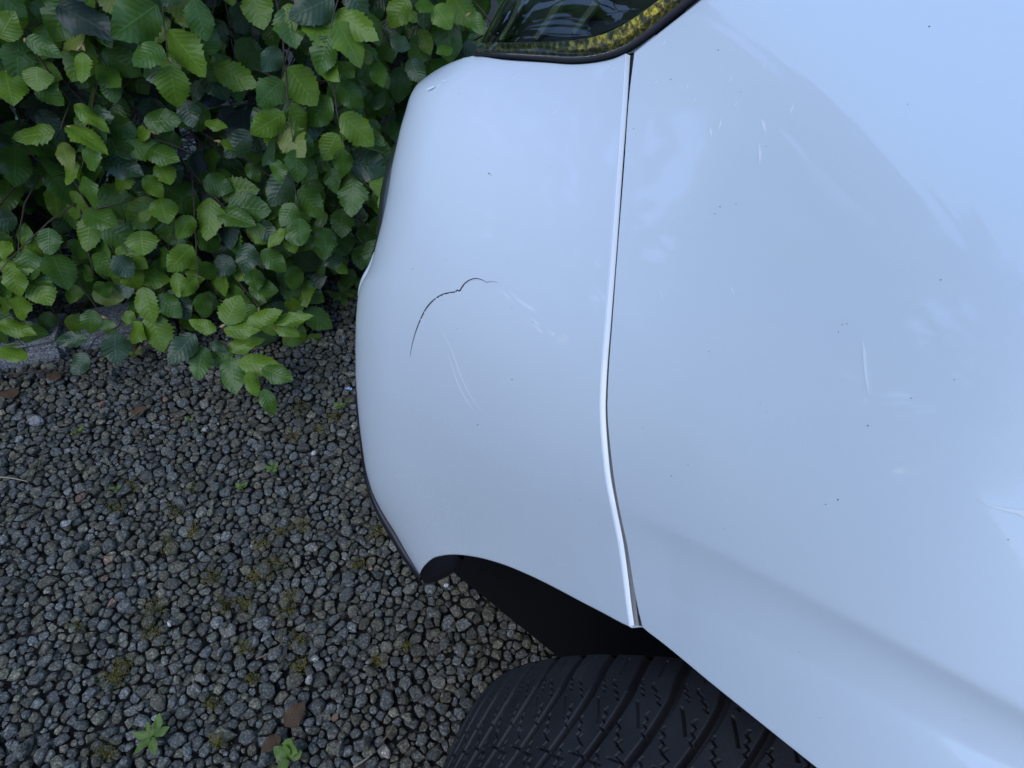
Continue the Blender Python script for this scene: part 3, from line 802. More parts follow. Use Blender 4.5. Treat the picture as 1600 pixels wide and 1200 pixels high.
for s, dd in ((0, 0.006), (.25, 0.004), (.5, 0.004), (.75, 0.006), (1, 0.010)):
    q = bo * (1 - s) + bi * s; cols.append(at(q[:, 0], q[:, 1], tB + dd))
cols.append(at(bi[:, 0], bi[:, 1] - 1, tB + 0.04))
tt = np.clip((np.linspace(0, 1, 90) - 0.30) / 0.35, 0, 1)
tnt = np.repeat(np.stack([tt, tt * 0, tt * 0], 1)[:, None], len(cols), 1)
cput('reflection_strip', grid_mesh('reflection_strip', np.stack(cols, 1), True, tnt), reflection_material(), headlight)['label'] = 'painted yellow foliage reflection along the headlight rim'
# slanting fins inside and the blue-black shelf below them
def bar(a, b, w0, w1, da_, th, mat, name):
    a = np.array(a, float); b = np.array(b, float); dv = nrm(b - a); no_ = np.array([-dv[1], dv[0]])
    n = 14; s = np.linspace(0, 1, n)[:, None]; q = a * (1 - s) + b * s + np.array([3, 0]) * np.sin(s * np.pi)
    w = w0 * (1 - s) + w1 * s; t0_ = depth(q[:, 0], q[:, 1], False)
    c = [at((q + no_ * w * k)[:, 0], (q + no_ * w * k)[:, 1], t0_ + da_ + z) for k, z in ((-.5, th), (-.5, 0), (.15, -.003), (.5, .004), (.5, th))]
    return cput(name, grid_mesh(name, np.stack(c, 1), False), mat, headlight)
FIN = simple('lamp_fin', (0.10, 0.12, 0.085), 0.4)
bar((838, 62), (898, -38), 12, 20, 0.018, 0.02, FIN, 'fin'); bar((897, 52), (962, -42), 11, 18, 0.018, 0.02, FIN, 'fin'); bar((782, 62), (815, 0), 7, 12, 0.022, 0.02, FIN, 'fin')
SHELF = simple('lamp_shelf', (0.028, 0.033, 0.048), 0.4)
sh_t = curve_pts([(842,50),(866,41),(900,35),(950,32),(1000,30)], 30); sh_b = curve_pts([(838,66),(870,66),(905,62),(945,50),(985,30)], 30)
cput('shelf', grid_mesh('shelf', np.stack([at(sh_t[:, 0], sh_t[:, 1], depth(sh_t[:, 0], sh_t[:, 1], False) + 0.034), at(sh_b[:, 0], sh_b[:, 1], depth(sh_b[:, 0], sh_b[:, 1], False) + 0.022)], 1)), SHELF, headlight)

# ------------------------------------------------------------------ wheel
TR, TWD = 0.3005, 0.1944
WC = np.array([0.2127, 0.0161, TR]); AL = 1.2024; CB = 0.0631
w_f = np.array([-math.sin(AL), math.cos(AL), 0]); w_a = np.array([math.cos(AL) * math.cos(CB), math.sin(AL) * math.cos(CB), math.sin(CB)]); w_u = np.cross(w_a, w_f)
def tread_height(ph, s):
    """ph: metres round the tread, s: -1..1 across. 0 = top of block, negative = groove"""
    a = np.abs(s)
    pitch = 2 * np.pi * TR / 75
    u = np.clip(a, 0.0, 1.0)
    off = -TR * R_(12.0) * np.maximum(0.78 - u, 0) ** 1.5           # grooves lie across, bending round near the middle
    x = (ph - off) / pitch + np.where(s > 0, 0.25, 0.75)
    k = np.floor(x); fr = x - k - 0.5
    f2 = np.where(fr > 0, fr - 0.5, fr + 0.5)                       # distance to the groove centre
    gw = 0.055 + 0.05 * a
    wall = np.clip((np.abs(f2) - gw) / 0.035, 0, 1)
    wall = wall * wall * (3 - 2 * wall)
    h = -0.0065 * (1 - wall)
    var = 0.5 + 0.5 * np.sin(k * 2.399)
    top = wall >= 0.999
    def cut(h, a0, a1, f0, f1, dp, w, zig=0.0, nz=5):
        q = (a0 - a) / (a0 - a1)
        c = f0 + (f1 - f0) * q
        if zig: c = c + zig * (2 * np.abs((q * nz) % 1 - 0.5) - 0.5)
        return np.where((q > 0) & (q < 1) & (np.abs(fr - c) < w) & top, np.minimum(h, -dp), h)
    h = cut(h, 0.71, 0.57, -0.24, 0.16, 0.004, 0.030)
    h = cut(h, 0.82, 0.70, -0.08, 0.30, 0.0035, 0.024, 0.07, 3)
    h = cut(h, 0.84, 0.74, -0.38, -0.16, 0.0035, 0.024, 0.07, 3)
    h = cut(h, 0.60, 0.47, -0.36, -0.04, 0.0035, 0.024, 0.075, 3)
    h = cut(h, 0.66, 0.53, 0.14, 0.38, 0.0035, 0.024, 0.07, 3)
    h = cut(h, 0.50, 0.39, -0.05, 0.30, 0.004, 0.028, 0.14, 2)
    h = cut(h, 0.44, 0.31, -0.34, -0.06, 0.0035, 0.026, 0.075, 3)
    h = cut(h, 0.35, 0.22, 0.04, 0.36, 0.0035, 0.028, 0.075, 3)
    h = cut(h, 0.26, 0.12, -0.30, 0.04, 0.004, 0.030, 0.07, 3)
    h = cut(h, 0.97, 0.86, 0.02, 0.02, 0.002, 0.02)
    c = 0.385 + 0.020 * np.sign(fr + 0.02) - 0.03 * fr
    h = np.where((np.abs(a - c) < 0.006) & top & (np.abs(fr) < .46), np.minimum(h, -0.003), h)
    return h + 0.0001 * var
def tyre_patch(ph0, ph1, nph, s0, s1, ns):
    ph = np.linspace(ph0, ph1, nph); s = np.linspace(s0, s1, ns)
    PH, SS = np.meshgrid(ph, s, indexing='ij')
    r = TR - 0.001 - 0.010 * np.abs(SS) ** 5 + tread_height(PH * TR, SS)
    lat = SS * TWD / 2
    return WC + w_a * lat[..., None] + r[..., None] * (np.cos(PH)[..., None] * w_f + np.sin(PH)[..., None] * w_u)
grids = [tyre_patch(R_(14), R_(78), 860, -0.1, 1.0, 330), tyre_patch(R_(14), R_(78), 200, -1.0, -0.1, 40), tyre_patch(R_(78), R_(374), 640, -1.0, 1.0, 50)]
for sd in (-1, 1):                                             # side walls
    ph = np.linspace(0, 2 * np.pi, 140)
    prof = [(1.0, TR - 0.011), (1.03, TR - 0.018), (1.06, TR - 0.035), (1.08, TR - 0.07), (1.03, TR - 0.105), (0.93, TR - 0.112)]
    grids.append(np.stack([WC + w_a * (sd * TWD / 2 * l) + r * (np.cos(ph)[:, None] * w_f + np.sin(ph)[:, None] * w_u) for l, r in prof], 1))
wheel = cput('wheel', None, None) if False else bpy.data.objects.new('wheel', None)
COL.objects.link(wheel); wheel.parent = car; wheel.location = Vector(WC) - car.location; wheel.empty_display_size = 0.05
join('tyre', grids, RUBBER, wheel)['label'] = 'black tyre with curved directional winter tread'
rim = []
ph = np.linspace(0, 2 * np.pi, 61)
ring = lambda l, r: WC + w_a * (l * TWD / 2) + r * (np.cos(ph)[:, None] * w_f + np.sin(ph)[:, None] * w_u)
rim.append(np.stack([ring(-0.93, TR - .112), ring(-0.9, TR - .12), ring(-0.3, TR - .135), ring(0.9, TR - .12), ring(.93, TR - .112)], 1))
for k_ in range(5):
    a0_ = 2 * np.pi * k_ / 5
    aa = np.array([a0_ - .22, a0_ - .1, a0_ + .1, a0_ + .22])
    rim.append(np.stack([WC + w_a * (l * TWD / 2) + r * (np.cos(aa)[:, None] * w_f + np.sin(aa)[:, None] * w_u) for l, r in ((-.8, TR - .122), (-.72, .12), (-.62, .06), (-.6, .0))], 1))
ALLOY = simple('rim_alloy', (0.45, 0.46, 0.48), 0.35, 0.5, Metallic=1.0)
join('rim', rim, ALLOY, wheel)

# ------------------------------------------------------------------ beech hedge
HB = np.array([-0.99, 0.985, 0.0]); HE = nrm([0.976, 0.20, 0]); HN = np.array([HE[1], -HE[0], 0])   # base point, along, outwards
def hpos(u, z, off): return HB + HE * u + HN * off + np.array([0, 0, z])
def leaf_grid(na, nw, seed):
    rg = np.random.default_rng(seed)
    v = np.linspace(0, 1, na); x = np.linspace(-1, 1, nw)
    wv = np.sin(np.pi * np.clip(v, 0, 1) ** 0.88) ** 0.72 * (1 - 0.18 * v)
    wv = np.minimum(wv / wv.max(), (1 - v) * 3.4 + 0.01)
    ser = 1 + (0.10 * (np.arange(na) % 2 - 0.5) * (v > 0.12) * (v < 0.97) if na > 10 else 0)
    wL = wv * ser * (1 + 0.05 * rg.normal(size=na)); wR = wv * ser * (1 + 0.05 * rg.normal(size=na))
    if na > 10: wv0 = 0.0
    X = np.where(x[None] < 0, wL[:, None], wR[:, None]) * x[None]
    Y = v[:, None] + 0 * X
    curl = rg.uniform(-0.10, 0.22); fold = rg.uniform(0.04, 0.24)
    ph1, ph2 = rg.uniform(0, 6.28, 2); wav = rg.uniform(0.02, 0.07)
    Z = -curl * Y ** 2 + fold * np.abs(X) * 0.6 + wav * np.sin(Y * 9 + np.where(X < 0, ph1, ph2)) * np.abs(X) ** 1.5 * 1.6
    Z += -0.10 * np.abs(X) ** 2
    UV = np.stack([np.broadcast_to((x[None] + 1) / 2, X.shape), np.broadcast_to(v[:, None], X.shape)], -1).reshape(-1, 2)
    return np.stack([X, Y, Z], -1).reshape(-1, 3), grid_faces(na, nw), UV
HI = [leaf_grid(22, 7, 100 + i) for i in range(9)]
LO = [leaf_grid(7, 3, 200 + i) for i in range(5)]
PET = 0.10
leaves = []   # (base, ydir, normal, length, halfwidth, mat, variant)
twigs = []
buds = []
def add_leaf(base, yd, n, L, W, mat):
    yd = nrm(yd); n = nrm(n - np.dot(n, yd) * yd)
    leaves.append((np.asarray(base, float), yd, n, L, W, mat))
def spray(p, ax, m, nl, step, size, tone, twig=True):
    ax = nrm(ax); m = nrm(m - np.dot(m, ax) * ax); b = np.cross(m, ax)
    side = random.choice((-1, 1)); pts = [p - ax * 0.05 - m * 0.02, p]
    for i in range(nl):
        ax = nrm(ax + np.array([0, 0, -0.035]) + b * (-side) * 0.10 + m * random.gauss(0, 0.03)); m = nrm(m - np.dot(m, ax) * ax); b = np.cross(m, ax)
        p = p + ax * step * random.uniform(0.75, 1.2); pts.append(p)
        sz = size * (1.0 - 0.35 * abs(i / max(nl - 1, 1) - 0.45)) * random.uniform(0.8, 1.2)
        last = i == nl - 1
        ang = random.gauss(52, 9) if not last else random.gauss(8, 8)
        d = ax * math.cos(R_(ang)) + b * side * math.sin(R_(ang)) + np.array([0, 0, -0.22]) + m * random.gauss(0, 0.16)
        nn = m + b * side * random.gauss(0.12, 0.22) + ax * random.gauss(0, 0.22)
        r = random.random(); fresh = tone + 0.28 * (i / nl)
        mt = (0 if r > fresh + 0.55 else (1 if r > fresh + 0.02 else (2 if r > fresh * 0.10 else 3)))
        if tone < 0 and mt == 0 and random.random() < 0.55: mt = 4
        add_leaf(p + d * 0.008, d, nn, sz, sz * random.uniform(0.33, 0.42), mt)
        side = -side
    if random.random() < 0.4 and tone > 0.1:
        buds.append((p, ax))
    twigs.append((np.array(pts), 0.0013))
def fill(u0, u1, z0, z1, off0, off1, per_m2, tone, size=(0.050, 0.078)):
    n = int((u1 - u0) * (z1 - z0) * per_m2)
    for _ in range(n):
        u = random.uniform(u0, u1); z = random.uniform(z0, z1)
        off = random.uniform(off0, off1) + 0.035 * math.sin(u * 9 + 1) * math.sin(z * 11 + u * 3)
        off -= 0.16 * max(0, 1 - z / 0.16) ** 1.2                     # hollow foot of the hedge
        th = random.gauss(-95, 42)
        ax = HE * math.cos(R_(th)) + np.array([0, 0, 1]) * math.sin(R_(th)) * 0.75 + HN * random.uniform(0.25, 0.6)
        m = HN * 0.75 + np.array([0, 0, 0.75]) + np.array([random.gauss(0, .28) for _ in range(3)])
        L_ = random.randint(4, 7)
        spray(hpos(u, z, off), ax, m, L_, 0.024, random.uniform(*size), tone + (0.16 * min(1, max(0, 1 - u / 0.55)) if tone > 0 else 0) - (0.14 if tone > 0 and u > 0.42 and z < 0.55 and random.random() < 0.75 else 0))   # paler leaf mix to the left; darker mix stands in for shade by bumper
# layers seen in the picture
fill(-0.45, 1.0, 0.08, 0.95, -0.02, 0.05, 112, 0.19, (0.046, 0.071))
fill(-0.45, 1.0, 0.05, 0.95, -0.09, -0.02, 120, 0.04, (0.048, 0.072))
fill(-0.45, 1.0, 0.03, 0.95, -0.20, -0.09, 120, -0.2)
n_core = len(leaves)

def px_leaf(bx, by, tx, ty, wpx, mat, off=0.07, dt=0.0, tilt=0.0):
    """a prominent leaf, placed on the hedge's face where the photograph shows it"""
    r = ray(bx, by); t_ = np.dot(hpos(0, 0, off) - CP, HN) / np.dot(r, HN)
    tg_ = (0 - CAM_H + 0.03) / r[2] if r[2] < 0 else 9
    t_ = min(t_, tg_ * 0.93)
    b_ = CP + r * t_
    e_ = at(np.array(tx, float), np.array(ty, float), t_ - dt)
    d_ = e_ - b_; L_ = np.linalg.norm(d_)
    n_ = nrm(CP - b_) * 0.85 + np.array([0, 0, 0.4]) + HE * tilt + np.array([random.gauss(0, .12) for _ in range(3)])
    add_leaf(b_, d_, n_, L_ * 1.05, wpx * t_ / F_PX * 1.06, mat)
    return b_
HANG = [(352,507,374,462,20,2),(349,514,403,514,15,2),(385,505,441,487,13,2),(425,503,488,494,10,2),(427,508,466,522,11,2),(338,518,296,500,11,2),(355,546,407,528,13,2),(365,548,326,568,14,1),
        (316,540,310,592,16,1),(372,565,436,572,17,2),(362,558,366,613,20,1),(388,580,401,620,11,2),(410,575,457,594,15,1),(411,608,427,648,12,1),(305,522,264,567,18,0),(330,535,352,548,9,0)]
hang_b = [px_leaf(*q[:5], q[5], 0.20, random.uniform(-0.01, 0.02)) for q in HANG]
LOWL = [(140,528,84,533,12,0),(180,520,182,568,20,0),(135,552,112,585,14,0)]
low_b = [px_leaf(*q[:5], q[5], 0.14) for q in LOWL]
FRONT = [(-4,505,52,520,13,2),(-2,545,44,562,13,2),(48,430,80,476,21,2),(80,395,108,445,24,1),(-2,415,58,414,18,2),(205,485,195,508,9,2),
 (445,12,461,71,24,1),(474,24,524,70,22,2),(524,18,586,58,20,2),(495,84,525,124,17,2),(532,98,553,121,12,2),(585,94,598,136,13,1),(590,104,607,134,10,3),(582,86,564,92,11,3),(557,192,530,216,14,1),(560,200,599,224,13,1),
 (565,260,543,290,17,2),(568,264,597,280,11,2),(8,110,20,159,23,2),(57,104,60,142,21,2),(86,205,23,216,17,2),(104,197,162,227,17,2),(96,222,110,262,13,3),(116,163,168,199,13,2),(40,60,94,86,14,1),(270,78,264,120,19,2),
 (334,104,398,132,20,2),(314,86,326,36,23,1),(268,18,307,40,12,2),(250,254,266,288,16,2),(236,204,208,213,12,2),(224,190,282,186,18,1),(90,8,174,46,27,4),(240,92,246,128,22,0),(290,155,300,198,17,0),(390,205,352,245,18,0),
 (0,60,20,20,20,2),(150,100,190,138,16,1),(320,190,355,200,9,2),(345,220,372,232,9,2),(640,20,652,33,10,2),(680,8,705,42,18,2),(735,20,752,50,12,1),(655,0,672,18,14,1),(228,232,276,248,17,1),(160,245,220,270,20,0),
 (420,200,445,240,17,2),(470,240,520,262,19,1),(340,330,392,345,17,1),(455,345,470,382,19,1),(505,355,512,395,17,1),(445,358,418,385,10,2),(450,365,460,395,12,2),(360,400,340,430,16,0),(395,420,402,452,14,1),(325,430,292,428,12,2),
 (220,360,225,398,22,2),(235,330,215,345,9,2),(130,330,180,350,20,1),(250,310,262,345,20,2),(300,350,270,372,14,0),(180,400,205,432,17,0),(430,470,440,505,20,0),(515,395,525,420,14,0),(640,90,660,130,15,0),(690,70,700,88,12,1),(600,165,580,150,14,0),(610,60,640,75,14,0)]
front_b = [px_leaf(*q[:5], q[5], 0.065 + random.uniform(-0.01, 0.015), random.uniform(-0.01, 0.015), random.gauss(0, 0.2)) for q in FRONT]
n_hi = len(leaves)
# twigs of the hanging sprays
def twig_px(pts, off, r):
    out = []
    for i, (x, y) in enumerate(pts):
        rr_ = ray(x, y); t_ = np.dot(hpos(0, 0, off if np.isscalar(off) else off[i]) - CP, HN) / np.dot(rr_, HN); out.append(CP + rr_ * t_)
    twigs.append((np.array(out), r))
twig_px([(395,440),(370,480),(350,512),(338,528),(352,545),(368,560),(395,578),(412,608)], [0.02, .1, .17, .19, .19, .19, .19, .19], 0.0016)
twig_px([(352,510),(390,505),(427,505)], [.18, .19, .19], 0.0013)
twig_px([(210,470),(185,510),(150,528),(133,553)], [0.0, .1, .13, .13], 0.0014)
twig_px([(25,35),(50,75),(75,110),(110,160),(100,185),(90,215)], 0.06, 0.0016)
twig_px([(400,108),(440,127),(478,122),(512,128)], 0.05, 0.0017)
twig_px([(500,50),(545,58),(580,85),(598,108)], 0.065, 0.0015)
twig_px([(222,192),(245,218),(275,228),(300,240)], 0.06, 0.0014)
twig_px([(-5,440),(40,435),(80,400),(110,375)], 0.06, 0.0016)
twig_px([(130,330),(190,318),(235,300)], 0.06, 0.0015)
twig_px([(435,372),(452,348),(470,335)], 0.06, 0.0014)
twig_px([(340,228),(372,210),(400,200)], 0.05, 0.0014)
for q in front_b[:60:3] + hang_b[::4]: buds.append((q, nrm(np.array([random.gauss(0, 1), 0, -0.5]))))
# the rest of the hedge, above, behind and to the sides of the view
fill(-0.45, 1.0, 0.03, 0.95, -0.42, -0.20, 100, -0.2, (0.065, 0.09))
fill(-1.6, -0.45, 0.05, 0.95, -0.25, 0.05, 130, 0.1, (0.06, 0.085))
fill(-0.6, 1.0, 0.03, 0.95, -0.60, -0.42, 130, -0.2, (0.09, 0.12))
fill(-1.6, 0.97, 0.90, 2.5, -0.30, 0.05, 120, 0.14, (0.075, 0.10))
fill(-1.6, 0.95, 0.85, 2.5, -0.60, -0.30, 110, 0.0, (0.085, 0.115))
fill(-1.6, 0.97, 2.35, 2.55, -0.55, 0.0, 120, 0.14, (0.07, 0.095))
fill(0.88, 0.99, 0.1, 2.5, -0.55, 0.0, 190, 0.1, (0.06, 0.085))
print('leaves', len(leaves), 'hi', n_hi)

def build_leaves(idx, variants):
    if len(idx) == 0: return None
    Vs, Fs, Us, Ms, n = [], [], [], [], 0
    for q, i in enumerate(idx):
        b, yd, nn, L_, W_, mt = leaves[i]; V0, F0, U0 = variants[i % len(variants)]
        xd = np.cross(yd, nn)
        V_ = b + yd * (V0[:, 1:2] * L_) + xd * (V0[:, 0:1] * W_) + nn * (V0[:, 2:3] * L_)
        Vs.append(V_); Fs.append(F0 + n); Us.append(U0); Ms.append(np.full(len(F0), mt)); n += len(V0)
    return np.concatenate(Vs), np.concatenate(Fs), np.concatenate(Us), np.concatenate(Ms)
# which leaves show largest?
smp = RNG.uniform(0, 1, (70, 2)); smp[:, 0] = smp[:, 0] * 2 - 1
wv_ = np.sin(np.pi * smp[:, 1] ** 0.88) ** 0.72
sx, sy = smp[:, 0] * wv_, smp[:, 1]
LB = np.array([l[0] for l in leaves[:n_hi]]); LY = np.array([l[1] for l in leaves[:n_hi]]); LN = np.array([l[2] for l in leaves[:n_hi]])
LL = np.array([l[3] for l in leaves[:n_hi]]); LW = np.array([l[4] for l in leaves[:n_hi]]); LX = np.cross(LY, LN)
PTS = LB[:, None] + LY[:, None] * (sy[None, :, None] * LL[:, None, None]) + LX[:, None] * (sx[None, :, None] * LW[:, None, None])
pj = proj(PTS).reshape(-1, 3); ids = np.repeat(np.arange(n_hi), len(smp))
xx = (pj[:, 0] / 6).astype(int); yy = (pj[:, 1] / 6).astype(int)
silx = np.interp(pj[:, 1], [p[1] for p in SIL], [p[0] for p in SIL], left=745)
ok = (xx >= 0) & (xx < 267) & (yy >= 0) & (yy < 200) & (pj[:, 0] < silx)
order = np.argsort(-pj[ok, 2]); buf = np.full((200, 267), -1)
buf[yy[ok][order], xx[ok][order]] = ids[ok][order]
cnt = np.bincount(buf[buf >= 0], minlength=n_hi)
single = [i for i in np.argsort(-cnt)[:295] if cnt[i] > 0]
sset = set(int(i) for i in single)
hedge = empty('beech_hedge', tuple(hpos(0.5, 0, -0.2)), 'leafy green beech hedge hanging over the gravel edge', 'hedge')
def hput(name, me, mat=None):
    o = put(name, me, hedge, mat); o.location = -Vector(hedge.location); return o
meshes = {}
for vi, (V0, F0, U0) in enumerate(HI):
    for mi, mt in enumerate(LEAF_MATS):
        me = mesh_np('leaf', V0, F0, True, U0); me.materials.append(mt); meshes[(vi, mi)] = me
for i in single:
    b, yd, nn, L_, W_, mt = leaves[i]
    o = bpy.data.objects.new('leaf', meshes[(i % len(HI), mt)]); COL.objects.link(o); o.parent = hedge
    xd = np.cross(yd, nn); p = b - np.array(hedge.location)
    o.matrix_local = Matrix(((xd[0] * W_, yd[0] * L_, nn[0] * L_, p[0]), (xd[1] * W_, yd[1] * L_, nn[1] * L_, p[1]), (xd[2] * W_, yd[2] * L_, nn[2] * L_, p[2]), (0, 0, 0, 1)))
rest = [i for i in range(n_hi) if i not in sset]
a = build_leaves(rest, HI); o = hput('foliage', mesh_np('foliage', a[0], a[1], True, a[2], a[3]), LEAF_MATS); o['kind'] = 'stuff'
a = build_leaves(range(n_hi, len(leaves)), LO); o = hput('foliage', mesh_np('foliage', a[0], a[1], True, a[2], a[3]), LEAF_MATS); o['kind'] = 'stuff'
Vs, Fs, n = [], [], 0
for pts, r in twigs:
    v_, f_ = tube('t', pts, np.linspace(r * 1.2, r * 0.6, len(pts)), 5); Vs.append(v_); Fs.append(f_ + n); n += len(v_)
o = hput('twigs', mesh_np('twigs', np.concatenate(Vs), np.concatenate(Fs)), BARK); o['kind'] = 'stuff'
Vs, Fs, n = [], [], 0
for p, ax in buds:
    for j in range(2):
        d_ = nrm(ax + RNG.normal(0, .4, 3)); L_ = random.uniform(0.006, 0.013)
        v_, f_ = tube('b', [p, p + d_ * L_ * .35, p + d_ * L_ * .75, p + d_ * L_], [0.0008, 0.0022, 0.0016, 0.0003], 6); Vs.append(v_); Fs.append(f_ + n); n += len(v_)
o = hput('buds', mesh_np('buds', np.concatenate(Vs), np.concatenate(Fs)), BUD); o['kind'] = 'stuff'
for k_ in range(15):                                            # stems standing inside the hedge
    u = -1.55 + k_ * 0.17 + random.uniform(-.05, .05); pts = []
    q = hpos(u, 0, -0.24 + random.uniform(-.06, .06))
    for j in range(7):
        pts.append(q.copy()); q = q + np.array([random.gauss(0, .03), random.gauss(0, .03), 0.37])
    v_, f_ = tube('s', pts, np.linspace(0.017, 0.006, 7), 8)
    hput('stem', mesh_np('stem', v_, f_), BARK)

# ------------------------------------------------------------------ granite edging
def block(name, p0, p1, wid, hgt, label):
    bm = bmesh.new(); bmesh.ops.create_cube(bm, size=1.0)
    p0 = np.array(p0); p1 = np.array(p1); L_ = np.linalg.norm(p1 - p0); ang = math.atan2(*(p1 - p0)[::-1])
    bmesh.ops.scale(bm, vec=(L_, wid, hgt), verts=bm.verts)
    bmesh.ops.bevel(bm, geom=bm.edges[:], offset=0.012, segments=2, affect='EDGES')
    bmesh.ops.subdivide_edges(bm, edges=bm.edges[:], cuts=2, use_grid_fill=True)
    for v in bm.verts: v.co += Vector(RNG.normal(0, 0.0022, 3))
    me = bpy.data.meshes.new(name); bm.to_mesh(me); bm.free()
    o = put(name, me, None, GRANITE); o.location = ((p0[0] + p1[0]) / 2, (p0[1] + p1[1]) / 2, hgt / 2 - 0.035); o.rotation_euler = (0, 0, ang)
    return tag(o, label, 'edging stone', 'granite edging under the hedge')
block('edging_stone', (-1.55, 0.845), (-0.875, 1.025), 0.11, 0.07, 'long speckled granite edging stone at the left picture edge under the hedge')
block('edging_stone', (-0.865, 1.045), (-0.69, 1.095), 0.11, 0.06, 'short half hidden granite edging stone nearer the hanging beech spray')

# ------------------------------------------------------------------ small things on the gravel
def gxy(px, py, z=0.008):
    return ground(px, py, z)
def leaf_obj(parent, base, yd, n_, L_, W_, mat, name='leaf', var=0):
    V0, F0, U0 = HI[var % len(HI)]; yd = nrm(yd); n_ = nrm(n_ - np.dot(n_, yd) * yd); xd = np.cross(yd, n_)
    V_ = np.asarray(base) + yd * (V0[:, 1:2] * L_) + xd * (V0[:, 0:1] * W_) + n_ * (V0[:, 2:3] * L_ * 0.8)
    return put(name, mesh_np(name, V_, F0, True, U0), parent, mat)
def weed(px, py, lst, label, size, wr=0.22, mat=None):
    p = gxy(px, py, 0.004); o = empty('weed', tuple(p), label, 'weed', 'weeds growing in the gravel')
    for k_, (ang, up, L_) in enumerate(lst):
        d_ = np.array([math.cos(R_(ang)) * math.cos(R_(up)), math.sin(R_(ang)) * math.cos(R_(up)), math.sin(R_(up))])
        leaf_obj(o, d_ * 0.002 + np.array([0, 0, 0.006 + 0.002 * k_]), d_, np.array([0, -0.15, 1.0]) + RNG.normal(0, .1, 3), size * L_, size * L_ * wr, mat or WEED, 'leaf', k_)
    v_, f_ = tube('s', [(0, 0, -0.004), (0.001, 0, 0.010), (0.0, 0.001, 0.016)], [0.0012, 0.0010, 0.0008], 6)
    put('stem', mesh_np('stem', v_, f_), o, mat or WEED)
    return o
weed(243, 1155, [(175, 15, .8), (68, 40, .95), (20, 20, .75), (-60, 15, .8), (-115, 12, .75), (110, 55, .5), (-20, 50, .45)], 'star shaped green weed at the lower left of the gravel', 0.030)
weed(452, 1188, [(150, 25, .85), (15, 25, .8), (60, 60, 1.2), (-100, 15, .8), (75, 70, .7)], 'bright green weed at the bottom edge beside the brown leaf', 0.024, 0.36)
weed(537, 468, [(170, 20, 1.3), (60, 35, 1.2), (-70, -5, 1.1), (-20, 15, .9), (110, 50, .9), (-120, 0, .9), (20, 40, .9)], 'dark green pointed weed at the hedge foot next to the bumper', 0.032)
weed(213, 558, [(60, 30, .9), (-90, 15, .8), (185, 10, .7), (-20, 10, .8)], 'yellowish small weed below the two granite stones', 0.022, 0.24, LEAF_MATS[3])
weed(428, 738, [(160, 20, 1), (40, 35, 1), (-40, 15, .9), (-120, 15, .8), (90, 60, .6)], 'tiny green weed in the middle of the gravel', 0.013, 0.32)
weed(124, 678, [(50, 15, 1), (-130, 15, .8), (10, 10, .7)], 'tiny yellow green seedling near the pale grey stone', 0.011, 0.45, LEAF_MATS[3])
weed(531, 640, [(30, 20, 1), (150, 20, .9), (-80, 20, .9), (-10, 40, .7)], 'tiny weed close to the black bumper lip', 0.012, 0.34)
weed(184, 770, [(70, 20, 1), (-60, 20, .9), (170, 20, .9)], 'tiny three leaved seedling left of the small middle weed', 0.009, 0.4)
weed(379, 765, [(40, 20, 1), (160, 20, .9), (-90, 20, 1), (-30, 40, .7)], 'tiny pale seedling just left of the small middle weed', 0.010, 0.36)
weed(296, 661, [(20, 20, 1), (140, 20, .9), (-80, 20, .8)], 'tiny pale seedling below the hanging beech leaves', 0.007, 0.45)

def dead_leaf(px, py, L_, ang, label):
    p = gxy(px, py, 0.012); o = leaf_obj(None, (0, 0, 0), np.array([math.cos(R_(ang)), math.sin(R_(ang)), 0.12]), np.array([0.1, -.2, 1.0]), L_, L_ * 0.33, DEADLEAF, 'dead_leaf', int(px) % 7)
    o.location = p; return tag(o, label, 'dead leaf', 'dead leaves lying on the gravel')
dead_leaf(445, 1135, 0.034, 55, 'curled brown dead leaf beside the bright green bottom weed')
dead_leaf(438, 1150, 0.026, 225, 'reddish dead leaf tip lying under the curled brown leaf')
dead_leaf(205, 645, 0.028, 20, 'straw brown narrow dead leaf in the upper gravel')
dead_leaf(95, 590, 0.030, 170, 'brown dead leaf lying against the long granite stone')
dead_leaf(207, 540, 0.026, 100, 'tan dead leaf standing beside the short granite stone')
dead_leaf(30, 612, 0.034, 200, 'brown dead leaf at the left picture edge below the granite')
def stick(pts, r, mat, label, name='twig'):
    P_ = np.array([gxy(x, y, 0.014) for x, y in pts]); c0 = P_.mean(0)
    v_, f_ = tube('s', curve_pts(P_ - c0, 14), np.linspace(r, r * .5, 14), 6)
    o = put(name, mesh_np(name, v_, f_), None, mat); o.location = c0
    return tag(o, label, 'twig', 'dry twigs lying on the gravel')
stick([(-6, 745), (18, 747), (42, 752)], 0.0016, PALETWIG, 'straight pale twig at the left picture edge on the gravel')
stick([(400, 1030), (425, 1018), (440, 1005), (446, 994)], 0.0013, DRYTWIG, 'curved brown twig on gravel above the brown leaf')
stick([(552, 1199), (566, 1190), (577, 1182)], 0.0016, PALETWIG, 'short pale straw at the bottom edge between weed and tyre')
stick([(596, 1160), (608, 1145), (617, 1127)], 0.0012, DRYTWIG, 'upright leaning brown stalk in gravel near the tyre')
stick([(193, 660), (208, 650), (222, 640)], 0.0014, DRYTWIG, 'short brown twig beside the straw brown leaf')
stick([(5, 585), (40, 582), (75, 578), (118, 572)], 0.0016, BARK, 'dark long twig lying along the long granite stone')
stick([(164, 775), (165, 760), (163, 752)], 0.0009, DRYTWIG, 'thin upright stalk beside the three leaved seedling')
stick([(60, 730), (64, 715), (68, 700)], 0.0009, DRYTWIG, 'thin dark stalk below the pale grey stone')

